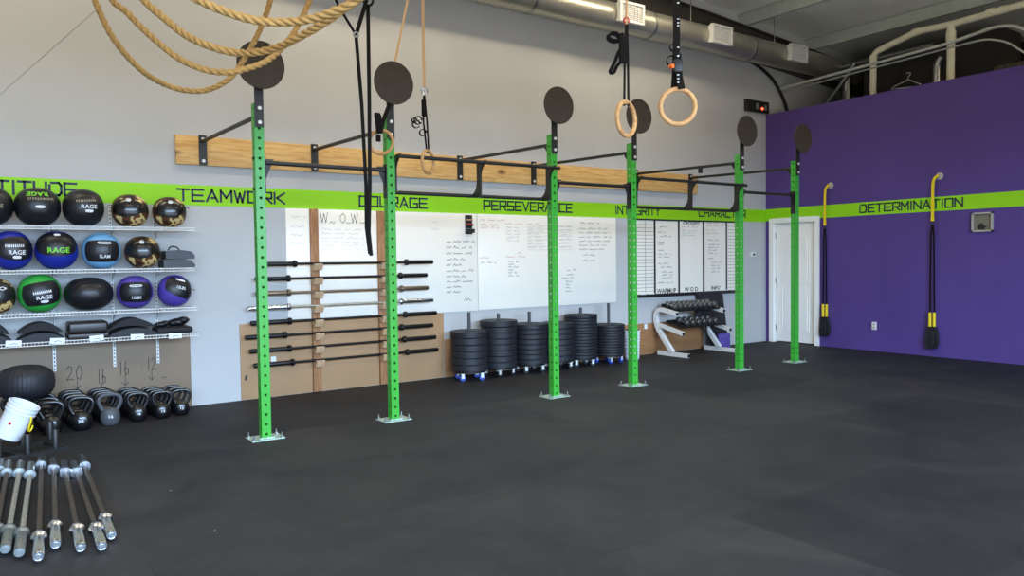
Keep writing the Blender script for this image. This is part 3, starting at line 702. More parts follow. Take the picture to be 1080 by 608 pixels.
# leaning black banner board, bag
p0, p1 = A(1, -.05, 734, 310), A(1, -.05, 762, 309); q0, q1 = A(2, .0, 742, 368), A(2, .0, 772, 366)
mb = MB(); a = Vector((p0.x, -.05, .9)); b_ = Vector((p1.x, -.05, .9)); c = Vector((7.86, -.27, .0)); d = Vector((7.46, -.27, 0)); nn = Vector((0, .02, .004))
mb.add([d, c, b_, a, d+nn, c+nn, b_+nn, a+nn], [(0, 1, 2, 3), (7, 6, 5, 4), (0, 1, 5, 4), (1, 2, 6, 5), (2, 3, 7, 6), (3, 0, 4, 7)])
lb = tag(mb.build('leaning_board', mat('black_mottled', (34, 30, 36), .6, var=.3, vscale=18)), 'tall black board leaning on the wall behind the dumbbell rack', 'board')
mb = MB(); mb.bevbox((0, 0, .13), (.26, .07, .24), .03, seg=3); bg = tag(mb.build('purple_pouch', mat('purple_print', (96, 78, 160), .7, var=.5, vscale=26)), 'purple and white patterned pouch standing under the right of the dumbbell rack', 'pouch'); bg.location = (7.66, -.33, .0)
mb = MB(); mb.bevbox((0, 0, .09), (.3, .1, .18), .04, seg=3); mb.tube(arc((0, 0, .17), (1, 0, 0), (0, 0, 1), .07, 0, 180, 10), .008, 6)
bg2 = tag(mb.build('black_bag', M_foam), 'small black bag hanging between the two dumbbell trays at the right', 'bag'); bg2.location = (7.30, -.2, .50)
bg2.rotation_euler = (0, 0, .1)

# ================================================================== SUSPENSION TRAINERS + small wall things
def trainer(y, ztop, label):
    x = XR; t = thing('suspension_trainer', label, 'suspension trainer', (x, y, 0), group='suspension trainers on the purple wall')
    an = MB(); an.lathe([(0, 0), (.05, 0), (.05, .012), (.03, .02), (0, .02)], 20, (0, -.04, ztop), Euler((0, -PI/2, 0)).to_matrix()); an.tube(arc((-.03, -.03, ztop), (0, 1, 0), (0, 0, 1), .02, 0, 360, 12)[:-1], .005, 6, closed=True); an.build('wall_anchor', M_greyplast, t)
    ys = MB(); ys.ribbon(spline([(-.035, -.04, ztop+.01), (-.045, 0, ztop-.02), (-.05, .025, ztop-.1), (-.05, .03, ztop-.3), (-.05, .03, ztop-.58)], 5), .038, .008, (0, 1, 0)); yo = ys.build('anchor_strap', M_yellow, t)
    MB().box((-.05, .03, ztop-.6), (.012, .045, .05)).build('buckle', M_yellow, yo)
    MB().tube(arc((-.05, .03, ztop-.655), (0, 1, 0), (0, 0, 1), .022, 0, 360, 12)[:-1], .005, 6, closed=True).build('carabiner', M_black, t)
    zg = .63 if y < -2 else .68
    for s in (-1, 1):
        w = MB(); w.ribbon([(-.05, .03+s*.006, ztop-.67), (-.05, .03+s*.02, ztop-.85), (-.045, .028+s*.03, zg+.05), (-.045, .028+s*.03, zg)], .022, .005, (0, 1, 0)); w.build('strap', M_web, t)
        g = MB().cyl((-.045-.012*s, .03+s*.024, zg), (-.045-.012*s, .03+s*.024, zg-.2), .02, n=12).build('grip', M_yellow, t)
        c = MB(); cx, cy = -.05, .03+s*.032
        lp = [(cx, cy-.02, zg-.2), (cx, cy-.04, zg-.3), (cx, cy-.05, zg-.42), (cx, cy-.02, zg-.50), (cx, cy+.03, zg-.50), (cx, cy+.05, zg-.42), (cx, cy+.03, zg-.3), (cx, cy+.02, zg-.2)]
        c.ribbon(spline(lp, 4), .05, .012, (1, .3*s, 0)); c.ribbon([(cx, cy, zg-.2), (cx-.01, cy+.01, zg-.35), (cx, cy, zg-.49)], .06, .02, (0, 1, 0)); c.build('foot_cradle', M_foam, t)
trainer(-1.17, 2.56, 'yellow and black suspension trainer on the purple wall nearest the white door')
trainer(-2.835, 2.545, 'yellow and black suspension trainer crossing the word on the purple wall')
bx = thing('electrical_box', 'open square grey box sunk into the purple wall beneath the green stripe', 'box', (XR, -3.443, 1.875))
mb = MB()
for a, b_, w, h in ((-.12, 0, .02, .26), (.12, 0, .02, .26), (0, .12, .26, .02), (0, -.12, .26, .02)): mb.box((-.02, a, b_), (.042, w, h))
mb.build('frame', M_greyplast, bx); MB().box((-.004, 0, 0), (.006, .23, .23)).build('back_plate', mat('box_inside', (120, 116, 100), .7), bx)
mb = MB(); mb.tube(spline([(-.008, -.02, -.1), (-.03, .0, -.02), (-.015, .05, -.05), (-.02, -.05, -.06)], 4), .008, 6); mb.box((-.014, .02, -.07), (.016, .08, .05)); mb.build('wiring', M_black, bx)
ol = thing('wall_outlet', 'white electrical outlet low on the purple wall', 'outlet', (XR, -1.935, .382))
MB().bevbox((-.004, 0, 0), (.008, .075, .118), .003).build('cover_plate', M_white, ol)
mb = MB()
for z in (-.025, .025): mb.box((-.0085, 0, z), (.002, .034, .03))
mb.build('socket', M_greyplast, ol)
th = thing('thermostat', 'small white thermostat with a dark dial on the grey wall near the corner', 'thermostat', (8.79, 0, 1.49))
MB().bevbox((0, -.014, 0), (.12, .028, .085), .008).build('housing', M_white, th); MB().cyl((.01, -.028, 0), (.01, -.034, 0), .022, n=16).build('dial', M_black, th)
tm = thing('timer_box', 'small black electronic box with a glowing red light high on the wall', 'timer', (8.87, 0, 3.97))
MB().bevbox((0, -.035, 0), (.58, .07, .19), .008).build('housing', M_black, tm); MB().cyl((.1, -.07, -.03), (.1, -.078, -.03), .022, n=14).build('red_lamp', M_led, tm)
MB().box((-.03, -.071, 0), (.06, .004, .1)).box((.19, -.071, -.01), (.06, .004, .09)).build('display', M_lens, tm)

# ================================================================== DUCT
dc = thing('air_duct', 'long round galvanised air duct with white grilles running below the roof', 'duct', (0, 0, 0))
DYc, DZc, DR = -.36, 4.762, .188
mb = MB(); prof = []; n = 32; xs = []
xx = -5.9
while xx < 11.35: xs.append(xx); xx += .06
pts = [(x, DYc, DZc) for x in xs]
def dp(i):
    r = DR+(.005 if i % 2 else 0); return [(r*math.cos(2*PI*k/n), r*math.sin(2*PI*k/n)) for k in range(n)]
mb.sweep(pts, dp); mb.build('duct_pipe', M_duct, dc, ang=60)
for x in (3.9, 6.0, 8.2): MB().ring((x-.02, DYc, DZc), (x+.02, DYc, DZc), DR+.012, DR-.01, 32).build('joint_band', M_zinc, dc)
R = Euler((math.radians(2), 0, 0)).to_matrix()
for x in (1.5, 3.45, 5.45, 7.30, 9.21):
    c = Vector((x, DYc, DZc+.02))+R@Vector((0, -DR-.03, 0)); g = MB(); w, h = .42, .24
    for a, b_, ww, hh in ((-w/2, 0, .03, h+.03), (w/2, 0, .03, h+.03), (0, h/2, w, .03), (0, -h/2, w, .03)): g.box(c+R@Vector((a, -.02, b_)), (ww, .06, hh), R)
    for k in range(9): g.box(c+R@Vector((0, -.02, -h/2+h*(k+.5)/9)), (w, .03, .008), R)
    for k in range(7): g.box(c+R@Vector((-w/2+w*(k+.5)/7, -.015, 0)), (.006, .03, h), R)
    g.box(c+R@Vector((0, .02, 0)), (w, .07, h), R)
    g.build('vent_grille', M_white, dc)
for x in (2.2, 4.4, 6.9, 8.9): MB().cyl((x, DYc, DZc+DR-.01), (x, DYc, PZ(x)+.199), .008, n=6).build('hanger_rod', M_zinc, dc)

# ================================================================== LOFT SERVICES
def pipe(name, label, cat, pts, r, m, bend=.1, joints=()):
    t = thing(name, label, cat, (0, 0, 0)); pts = [Vector(p) for p in pts]; out = [pts[0]]
    for i in range(1, len(pts)-1):
        a = (pts[i-1]-pts[i]).normalized(); b_ = (pts[i+1]-pts[i]).normalized()
        for k in range(7):
            s = k/6; out.append((pts[i]+a*bend)*(1-s)**2+pts[i]*2*s*(1-s)+(pts[i]+b_*bend)*s*s)
    out.append(pts[-1]); MB().tube(out, r, 14).build('pipe', m, t)
    for p, d in joints: MB().cyl(Vector(p)-Vector(d)*.05, Vector(p)+Vector(d)*.05, r*1.18, n=14).build('coupling', m, t)
    return t
Xp = 10.0
p = lambda a, b_, X=Xp: tuple(A(0, X, a, b_))
v1 = p(921, 56); v1b = (Xp, v1[1], 3.3)
pipe('drain_pipe', 'cream plastic drain pipe rising at left and sloping up under the roof', 'pipe', [v1b, v1, p(968, 33), p(1000, 26.5), p(1085, 3)], .05, M_pvc, .12,
     [(p(921, 62), (0, 0, 1)), (p(966, 34), (0, -.96, .12)), (p(1045, 13), (0, -1, .06)), (p(1057, 10.5), (0, -1, .06))])
v2 = p(1003, 27); t = thing('drain_pipe', 'thick cream plastic drain pipe rising vertically into the tee at right', 'pipe', (0, 0, 0))
MB().cyl((Xp, v2[1], 3.3), (Xp, v2[1], v2[2]+.0), .055, n=14).build('pipe', M_pvc, t); MB().cyl(p(1003, 45), p(1003, 33), .07, n=14).build('coupling', M_pvc, t)
c1 = [A(0, 9.5, a, b_) for a, b_ in ((822, 94), (900, 73), (1000, 46), (1050, 28), (1070, 27), (1084, 33))]
pipe('conduit', 'long grey conduit reaching from the back wall over the purple partition', 'pipe', [(c1[0].x, -.001, c1[0].z)]+c1[1:], .024, M_conduit, .1)
c1 = [A(0, 9.62, a, b_) for a, b_ in ((850, 92), (920, 72), (1003, 50), (1040, 41), (1062, 44), (1084, 58))]
pipe('conduit', 'thinner grey conduit just beneath the long conduit over the partition', 'pipe', [(c1[0].x, -.001, c1[0].z)]+c1[1:], .014, M_conduit, .1)
c1 = [A(0, 10.6, a, b_) for a, b_ in ((858, 78), (900, 68), (985, 47))]
pipe('flue_pipe', 'silver flue pipe running level behind the cream pipes', 'pipe', c1, .05, M_zinc, .1)
for lab, pts, X, r in (('diagonal silver flexible pipe left of the cream pipes', ((873, 109), (897, 75), (902, 66)), 10.4, .04), ('short upright silver flue at the left behind the partition', ((893, 112), (893, 84), (893, 72)), 10.8, .075), ('short bent silver flue between the two cream pipes', ((988, 98), (988, 68), (994, 60)), 10.4, .06)):
    q = [A(0, X, a, b_) for a, b_ in pts]
    if 'diagonal' not in lab: q = [Vector((X, q[0].y, 3.3))]+q[1:]
    pipe('flue_pipe', lab, 'pipe', q, r, M_zinc, .06)
pts = [px2(a, b_, -.03) for a, b_ in ((783, 60), (800, 70), (815, 84), (825, 102), (831, 121), (834, 150))]
t = MB().tube(spline([(u, -.03, v) for u, v in pts], 5), .028, 10).build('cable', M_black); tag(t, 'thick black cable curving down the back wall under the duct', 'cable'); 
hg = thing('coat_hanger', 'white coat hanger standing above the purple partition edge', 'hanger', tuple(A(0, 9.75, 958, 84)))
q = [A(0, 9.75, a, b_)-A(0, 9.75, 958, 86) for a, b_ in ((958, 86), (942, 94), (940, 96), (972, 93), (971, 91))]
mb = MB(); mb.tube(q+[], .009, 6, closed=True); mb.tube(spline([q[0], q[0]+Vector((0, 0, .04)), q[0]+Vector((0, -.03, .07)), q[0]+Vector((0, -.02, .1)), q[0]+Vector((0, .03, .1))], 4), .006, 6); mb.build('hook_and_arms', M_greyplast, hg)
t = MB().bevbox((10.3, -3.95, 4.0), (.6, 1.5, .22), .02).build('insulation_bundle', mat('brown_fibre', (82, 78, 62), .9, var=.35, vscale=22, bump=.8, bscale=30)); tag(t, 'brown fibrous bundle on the loft at the far right edge', 'insulation')
mb = MB(); mb.box((11.1, -1.9, 4.075), (.6, 2.2, 1.55)); t = mb.build('storage_cabinet', M_dark); tag(t, 'large dark cabinet shape on the loft behind the cream pipes', 'cabinet')
lf = MB().box((11.15, -4.825, 3.25), (3.7, 9.64, .1)).build('floor_loft', M_dark); struct(lf)

# ================================================================== ROPE
def rope_profile(r):
    pr = []
    for k in range(18):
        a = 2*PI*k/18; pr.append(((r*(.60+.40*abs(math.cos(1.5*a))**.8))*math.cos(a), (r*(.60+.40*abs(math.cos(1.5*a))**.8))*math.sin(a)))
    return pr
rp = [(30, -420, 5.2), (62, -150, 5.2), (88, -35, 5.2), (100, 0, 5.2), (115, 33, 5.25), (133, 58, 5.35), (154, 78, 5.5), (176, 90, 5.7), (200, 96, 5.75), (222, 94, 5.8), (243, 82, 5.8), (259, 60, 5.8), (272, 36, 5.8), (283, 8, 5.8), (292, -30, 5.8), (300, -110, 5.8),
      (326, -110, 5.8), (334, -25, 5.7), (326, 2, 5.6), (314, 28, 5.5), (300, 48, 5.35), (282, 64, 5.2), (262, 72, 5.1), (240, 76.5, 5.0), (214, 73, 4.95), (186, 60, 4.9), (158, 37, 4.9), (135, 14, 4.9), (112, -14, 4.9), (95, -120, 4.7),
      (110, -130, 4.5), (130, -30, 4.4), (152, 0, 4.35), (172, 18, 4.3), (196, 37, 4.25), (222, 49, 4.2), (248, 55.5, 4.2), (272, 55, 4.15), (295, 49, 4.1), (318, 37.5, 4.0), (340, 25, 3.9), (362, 9, 3.8), (382, -12, 3.7), (420, -120, 3.6),
      (440, -120, 3.5), (400, -25, 3.5), (372, 2, 3.55), (350, 13, 3.6), (328, 20, 3.65), (300, 23.5, 3.7), (270, 21.5, 3.7), (240, 13, 3.7), (212, 1, 3.7), (180, -18, 3.7), (150, -60, 3.7), (140, -160, 3.8), (150, -560, 4.4)]
pts = spline([P(*q) for q in rp], 14)
q = []; 
for a, b_ in zip(pts, pts[1:]):
    n = max(1, int((b_-a).length/.012)); q += [a.lerp(b_, k/n) for k in range(n)]
q.append(pts[-1]); zc0 = PZ(q[0].x)+.19
q = [v for v in q if v.z < PZ(v.x)+.15]
t = MB().sweep(q, rope_profile(.0225), twist=42).build('climbing_rope', M_rope, ang=80); tag(t, 'thick tan climbing rope draped in four hanging loops at upper left', 'rope')

# ================================================================== RINGS
def gym_ring(c, yaw, label, rig_fn):
    t = thing('gymnastic_ring', label, 'gymnastic ring', c, group='wooden gymnastic rings')
    mb = MB(); e1 = Vector((math.cos(yaw), math.sin(yaw), 0)); mb.tube(arc((0, 0, 0), e1, (0, 0, 1), .1035, 0, 360, 48)[:-1], .0145, 12, closed=True, hint=Vector((math.sin(yaw), -math.cos(yaw), 0)))
    mb.build('ring', M_ring, t); rig_fn(t, e1); return t
VY = -YAW      # direction parallel to the picture
def L(c, px, py, Z): return P(px, py, Z)-Vector(c)
def ceilpt(v, c):    # continue a strap straight up to the roof
    w = Vector(c)+v; return Vector((v.x, v.y, PZ(w.x)-.0+.19-c[2]))
c4 = P(715, 112.5, 4.52)
def r4(t, e):
    a = L(c4, 715, 93, 4.52); m1 = L(c4, 713.5, 45, 4.56); top = L(c4, 713.5, 0, 4.6); ct = ceilpt(top, c4)
    mb = MB(); mb.ribbon([a+Vector((0, .03, -.01)), a+Vector((0, .02, .07)), m1, top, ct], .042, .006, e); mb.ribbon([a+Vector((0, -.03, -.01)), a+Vector((0, -.01, .07)), a+Vector((0, 0, .2))], .04, .006, e)
    so = mb.build('strap', M_web, t)
    MB().bevbox(a+Vector((0, 0, .13)), (.052, .035, .075), .008, R=Euler((0, 0, VY)).to_matrix()).build('buckle', M_black, t)
    mb = MB(); fr = Vector((0, -.006, 0))
    for py in (3, 20, 24, 27, 50, 59, 79, 83, 87):
        w = L(c4, 715.3, py, 4.5); mb.box(w, (.012, .002, .007 if py in (3, 59) else .005), Euler((0, 0, VY)).to_matrix())
    mb.build('printed_marks', M_mark, so)
    mb = MB(); k = L(c4, 708, 64, 4.52); mb.ribbon(arc(k, e, (0, 0, 1), .028, 40, 330, 12), .022, .004, e.cross(Vector((0, 0, 1)))); k2 = L(c4, 710, 50, 4.52); mb.ribbon(arc(k2, e, (0, 0, 1), .02, 60, 320, 10), .022, .004, e.cross(Vector((0, 0, 1)))); mb.build('strap_tail', M_web, t)
    MB().cyl(L(c4, 708.2, 70, 4.50)+Vector((0, -.012, 0)), L(c4, 708.2, 70, 4.50)+Vector((0, .012, 0)), .014, n=12).build('orange_tab', M_orange, t)
gym_ring(c4, VY, 'round wooden ring on a wide marked black strap, upper right of centre', r4)
c3 = P(660.5, 125.5, 4.68)
def r3(t, e):
    a = L(c3, 660.5, 106.5, 4.68); b_ = L(c3, 660, 60, 4.68); c = L(c3, 660.5, 24, 4.68); top = L(c3, 661, 0, 4.7); ct = ceilpt(top, c3); q = e.cross(Vector((0, 0, 1)))
    s = rt*.013
    mb = MB(); mb.ribbon([a-s+Vector((0, 0, -.03)), b_-s*.5, c], .014, .004, rt); mb.ribbon([a+s+Vector((0, 0, -.03)), b_+s, c+s*.3], .014, .005, rt); mb.build('strap', M_web, t)
    MB().tube([c+Vector((0, 0, -.01)), top, ct], .008, 8).build('cord', M_tan, t)
    MB().tube(arc(c+Vector((0, 0, .015)), rt, (0, 0, 1), .016, 0, 360, 12)[:-1], .005, 6, closed=True).build('carabiner', M_red, t)
    mb = MB()
    k = L(c3, 648, 39, 4.66); k_ = L(c3, 658, 44, 4.66); mb.ribbon(spline([k_, L(c3, 650, 36, 4.66), L(c3, 643, 36, 4.66), L(c3, 642, 41, 4.66), L(c3, 648, 43.5, 4.66), L(c3, 658, 42, 4.66)], 4), .03, .006, q+Vector((0, 0, .5)))
    mb.ribbon(spline([L(c3, 656, 35, 4.66), L(c3, 656, 48, 4.66), L(c3, 652, 56, 4.66), L(c3, 649, 64, 4.66), L(c3, 645, 72, 4.66), L(c3, 643.5, 76, 4.66), L(c3, 647, 77, 4.66), L(c3, 650.5, 70, 4.66), L(c3, 655, 65, 4.66)], 4), .022, .006, q+Vector((.3, 0, .2)))
    mb.bevbox(L(c3, 657, 52, 4.66), (.05, .03, .17), .01, R=Euler((0, 0, VY)).to_matrix()); mb.build('bundled_strap', M_web, t)
gym_ring(c3, VY+math.radians(50), 'half-turned wooden ring hanging in front of the fourth round target', r3)
c1 = P(402, 150, 6.68)
def r1(t, e):
    a = L(c1, 401, 137, 6.66); b_ = L(c1, 412, 104, 6.70); c = L(c1, 416.5, 66, 7.08); d = L(c1, 430, 0, 7.2)
    dirv = (d-c).normalized(); w = Vector(c1)+d; k = (PZ(w.x)+.19-w.z)/dirv.z; ct = d+dirv*k*.99
    b_ = L(c1, 410, 112, 6.72); b2 = L(c1, 413, 96, 7.0)
    MB().ribbon([a+Vector((0, 0, -.03)), L(c1, 404, 128, 6.68), b_, b2], .035, .012, rt).build('strap', M_web, t)
    MB().ribbon([b2, c, d, ct], .02, .006, rt).build('tan_strap', M_tan, t)
    mb = MB(); mb.bevbox(L(c1, 399.5, 131, 6.62), (.06, .03, .17), .012, R=(Euler((0, 0, VY)).to_matrix()@Euler((0, -.1, 0)).to_matrix())); mb.bevbox(L(c1, 398, 122, 6.62), (.06, .03, .05), .012); mb.bevbox(L(c1, 399, 146, 6.6), (.045, .025, .06), .01); mb.build('bundled_strap', M_web, t)
gym_ring(c1, VY, 'pale wooden ring overlapping the second green upright beside the black strap', r1)
c2 = P(451.3, 171, 6.95)
def r2_(t, e):
    a = L(c2, 451.3, 158.5, 6.95); b_ = L(c2, 448, 128, 6.95); c = L(c2, 447, 101, 6.95); m_ = L(c2, 447.3, 92, 6.95); d = L(c2, 446, 0, 7.0); ct = ceilpt(d, c2)
    mb = MB(); mb.ribbon([a+Vector((-.01, 0, -.03)), b_-rt*.012, c], .016, .006, rt); mb.ribbon([a+Vector((.01, 0, -.03)), b_+rt*.02, c+rt*.006], .016, .006, rt); mb.bevbox(L(c2, 447, 114, 6.95), (.045, .03, .16), .012); mb.build('strap', M_web, t)
    MB().ribbon([m_, L(c2, 446.5, 50, 6.95), d, ct], .026, .008, rt).build('tan_strap', M_tan, t)
    MB().tube(arc(L(c2, 447.3, 96, 6.95), rt, (0, 0, 1), .03, 0, 360, 12)[:-1], .006, 6, closed=True).build('carabiner', M_chrome, t)
    mb = MB(); q = Vector((0, 1, 0))
    for kx, ky, rr in ((441, 127, .036), (439, 131, .034), (446, 140, .03), (437, 127, .022)): mb.ribbon(arc(L(c2, kx, ky, 6.93), rt, (0, 0, 1), rr, 0, 330, 12), .02, .006, q)
    mb.build('strap_tail', M_web, t)
gym_ring(c2, VY+math.radians(66), 'narrow edge-on wooden ring hanging over the timber board', r2_)

# hanging black band
t = thing('resistance_band', 'long black band hanging in a narrow loop down past the wooden stud', 'band', tuple(P(389, 268, 5.0)))
cb_ = P(389, 268, 5.0)
tp_ = L(cb_, 388, 0, 5.0); ct = ceilpt(tp_, cb_)
mb = MB(); mb.ribbon([L(cb_, 390, 268, 5), L(cb_, 386.5, 240, 5), L(cb_, 386, 195, 5), L(cb_, 381.5, 110, 5), L(cb_, 375.5, 38, 5)], .023, .006, rt); mb.build('left_strand', M_web, t)
mb = MB(); mb.ribbon([L(cb_, 391.5, 270, 4.99), L(cb_, 389, 245, 4.99), L(cb_, 390, 195, 4.99), L(cb_, 389.5, 110, 4.99), L(cb_, 388, 5, 4.99)], .024, .006, rt); mb.build('right_strand', M_web, t)
mb = MB(); mb.ribbon([L(cb_, 375.5, 37, 4.98), L(cb_, 361, 13, 4.9), L(cb_, 352, -4, 4.8), L(cb_, 345, -60, 4.8)], .016, .006, rt); mb.ribbon([L(cb_, 375.5, 37, 4.98), L(cb_, 386, 2, 4.98), L(cb_, 388, -12, 4.98)], .026, .006, rt); mb.ribbon([L(cb_, 345, -60, 4.8), L(cb_, 388, -80, 4.95), tp_+Vector((0, 0, .6))], .016, .006, rt); mb.build('sling', M_web, t)
MB().tube(arc(L(cb_, 375.5, 36.5, 4.97), rt, (0, 0, 1), .015, 0, 360, 12)[:-1], .007, 6, closed=True).build('steel_ring', M_zinc, t)
mb = MB(); mb.tube(arc(L(cb_, 388.5, 1, 4.98), rt, (0, 0, 1), .03, 0, 360, 14)[:-1], .008, 6, closed=True); mb.ribbon([L(cb_, 388.5, -3, 4.99), tp_+Vector((0, 0, .6)), ct], .03, .006, rt); mb.build('hanging_strap', M_web, t)

# ================================================================== SHELVES
SZ = [1.80, 1.412, 1.032, .782]; SD = .40; SX0, SX1 = -4.0, -.19
sn = ['top wire shelf carrying black and camouflage medicine balls', 'second wire shelf with blue balls under the top one', 'third wire shelf with the green and purple balls', 'lowest wire shelf with mats and white paper tags']
SXS = [-2.75, -1.35, -.855, -.47]
for i, z in enumerate(SZ):
    x1 = SX1+(.02, .0, .02, .03)[i]
    t = thing('wire_shelf', 'white '+sn[i], 'shelf', (0, 0, z), group='white wire shelves on the left wall')
    mb = MB()
    x = SX0
    while x <= x1:
        mb.box((x, -SD/2-.01, -.003), (.004, SD-.02, .004)); mb.box((x, -SD+.001, -.016), (.004, .004, .03)); x += .027
    for y, dz in ((-SD, -.003), (-SD, -.03), (-.03, -.007), (-.15, -.007), (-.27, -.007)): mb.box(((SX0+x1)/2, y, dz), (x1-SX0, .006, .006))
    mb.build('wire_deck', M_white, t, smooth=False)
    for sx in SXS:
        mb = MB(); mb.prism([(-.012, -.012), (-SD+.02, -.012), (-SD+.02, -.03), (-.12, -.05), (-.03, -.12), (-.012, -.12)], (sx, 0, 0), (0, 1, 0), (0, 0, 1), (1, 0, 0), .006); mb.build('bracket', M_white, t)
for k, sx in enumerate(SXS):
    t = thing('shelf_standard', 'slotted white wall rail for shelf brackets, ' + ('out of frame at left', 'leftmost of the three in view', 'middle of the three in view', 'rightmost of the three in view')[k], 'shelf rail', (sx, -.0125, .47), group='slotted rails behind the wire shelves')
    MB().box((0, -.005, .78), (.024, .01, 1.56)).build('rail', M_white, t)
    mb = MB()
    for j in range(44): mb.box((0, -.0103, .02+j*.035), (.009, .002, .017))
    mb.build('slots', M_black, t)
for k, (px, py) in enumerate(((14.3, 362.5), (60.8, 359.8), (102, 357), (145, 355.5), (185, 354.5))):
    p = A(1, -SD-.008, px, py); o = MB().box((0, 0, 0), (.115, .002, .05), Euler((0, rnd.uniform(-.06, .06), 0)).to_matrix()).build('paper_tag', M_paper); o.location = p
    tag(o, 'white paper tag clipped to the lowest shelf, ' + ('leftmost', 'second from the left', 'middle one', 'second from the right', 'rightmost')[k], 'tag', 'paper tags on the lowest shelf')
    mb = MB(); fr = Pl((0, -.002, -.01), (1, 0, 0), (0, 0, 1)); scribble(mb, fr, -.025, .03, 0, .018, .004); mb.build('handwriting', M_ink, o)

# medicine balls ----------------------------------------------------
def ball(px, shelf, rx, rz, body, label, yaw=None, deco=(), y=-.21, seam=True):
    z = SZ[shelf]+.003+rz; x = A(1, y, px, 0).x
    x = A(1, y, px, 304-(z-CAM.z)*100).x
    d = Vector((CAM.x-x, CAM.y-y)); base = math.atan2(d.y, d.x)+PI/2     # local -y faces the viewer side
    t = thing('medicine_ball', label, 'medicine ball', (x, y, z-rz), (0, 0, base*.8), 'medicine balls on the wire shelves')
    def S_(lon, lat, off=0):    # lon, lat in radians, front is local -y
        cx, cy, cz = math.cos(lat)*math.sin(lon), -math.cos(lat)*math.cos(lon), math.sin(lat)
        pw = 2.25
        q = (abs(cx)**pw+abs(cy)**pw+abs(cz)**pw)**(-1/pw)
        return Vector((cx*q*(rx+off), cy*q*(rx*.97+off), rz+cz*q*(rz+off)))
    mb = MB(); n, k = 36, 18; vs = [S_(2*PI*i/n, -PI/2+PI*j/k) for j in range(k+1) for i in range(n)]
    mb.add(vs, [(j*n+i, j*n+(i+1) % n, (j+1)*n+(i+1) % n, (j+1)*n+i) for j in range(k) for i in range(n)]); bo = mb.build('cover', body, t, ang=60)
    for dct in deco:
        kind = dct[0]
        if kind == 'panel':     # rounded patch: lon0,lat0, half w, half h, material, roll
            _, lo, la, hw, hh, mt, rl, e = dct; mb = MB(); N = 14; vs = []
            for j in range(N+1):
                for i in range(N+1):
                    u, v = -1+2*i/N, -1+2*j/N
                    uu = u*math.sqrt(1-e*v*v/2); vv = v*math.sqrt(1-e*u*u/2); uu *= hw; vv *= hh
                    a = uu*math.cos(rl)-vv*math.sin(rl); b2 = uu*math.sin(rl)+vv*math.cos(rl)
                    vs.append(S_(lo+a/max(.3, math.cos(la+b2)*.6+.4), la+b2, .0025))
            mb.add(vs, [(j*(N+1)+i, j*(N+1)+i+1, (j+1)*(N+1)+i+1, (j+1)*(N+1)+i) for j in range(N) for i in range(N)]); mb.build('panel', mt, t, ang=80)
        elif kind == 'text':
            _, s, lo, la, size, mt, rl = dct[:7]; ext = dct[7] if len(dct) > 7 else 1
            V, F = text_verts(s, size/rx, ext); mb = MB()
            mb.add([S_(lo+(u*math.cos(rl)-v*math.sin(rl)), la+(u*math.sin(rl)+v*math.cos(rl)), .0055) for u, v in V], F); mb.build('printed_lettering', mt, t, smooth=False)
        elif kind == 'pill':
            _, lo, la, w, h, mt, rl = dct; mb = MB(); N = 20; vs = [S_(lo, la, .0055)]
            for i in range(N):
                a = 2*PI*i/N; u = math.copysign(abs(math.cos(a))**.6, math.cos(a))*w/rx; v = math.copysign(abs(math.sin(a))**.8, math.sin(a))*h/rx
                vs.append(S_(lo+u*math.cos(rl)-v*math.sin(rl), la+u*math.sin(rl)+v*math.cos(rl), .0055))
            mb.add(vs, [(0, i+1, (i+1) % N+1) for i in range(N)]); mb.build('printed_badge', mt, t, smooth=False)
        elif kind == 'loop':
            p0 = S_(dct[1], dct[2], -.005); dd = (p0-Vector((0, 0, rz))).normalized(); mb = MB(); mb.ribbon([p0, p0+dd*.025+Vector((0, 0, .004)), p0+dd*.035-Vector((0, 0, .018))], .02, .006, (0, 1, 0)); mb.build('carry_loop', M_web, t)
    return t
rage = lambda lo, la, m=M_mark, s=.05, rl=0: ('text', 'RAGE', lo, la, s, m, rl, 1.1)
ball(-9, 0, .172, .168, M_vinyl, 'black medicine ball cut by the left photo edge on the top shelf', deco=(('text', 'RAGE', .2, -.05, .045, M_faint, 0),))
ball(40.8, 0, .180, .170, M_vinyl, 'black medicine ball with upside-down green lettering on the top shelf', deco=(('text', 'RAGE', .0, .62, .06, M_gmark, PI, 1.25), ('text', 'DYNAMAX', .15, .34, .032, M_faint, 0, 1.3), ('pill', .1, -.05, .035, .013, M_mark, 0)))
ball(89, 0, .170, .170, M_vinyl, 'plain black medicine ball with white lettering right of the green lettered one', deco=(('text', 'IIIIIIIIII', .12, .32, .03, M_faint, .05, 2.2), rage(.25, .02, s=.046), ('pill', .25, -.2, .032, .012, M_mark, 0)))
ball(138, 0, .160, .154, M_camo, 'camouflage medicine ball left of its neighbour on the top shelf', deco=(('panel', -.15, .15, .85, .55, M_iron, 0, 1), ('pill', -.1, .62, .024, .018, M_mark, 0), ('text', 'CT', -.1, .62, .03, M_black, 0), ('loop', -1.5, .3)))
ball(179.5, 0, .153, .149, M_camo, 'camouflage medicine ball rightmost on the top shelf', deco=(('panel', .0, .2, .8, .6, M_iron, 0, 1), ('pill', .05, .62, .024, .018, M_mark, 0), ('text', 'CT', .05, .62, .03, M_black, 0), ('loop', 1.5, .3)))
ball(13, 1, .158, .171, M_blue, 'bright blue medicine ball at the left end of the second shelf', deco=(('panel', .25, .1, .95, .62, M_vinyl, 0, .9), ('text', 'IIIIIIIIII', .15, .2, .03, M_mark, 0, 1.9), rage(.25, -.12, s=.046), ('pill', .25, -.34, .032, .012, M_mark, 0)))
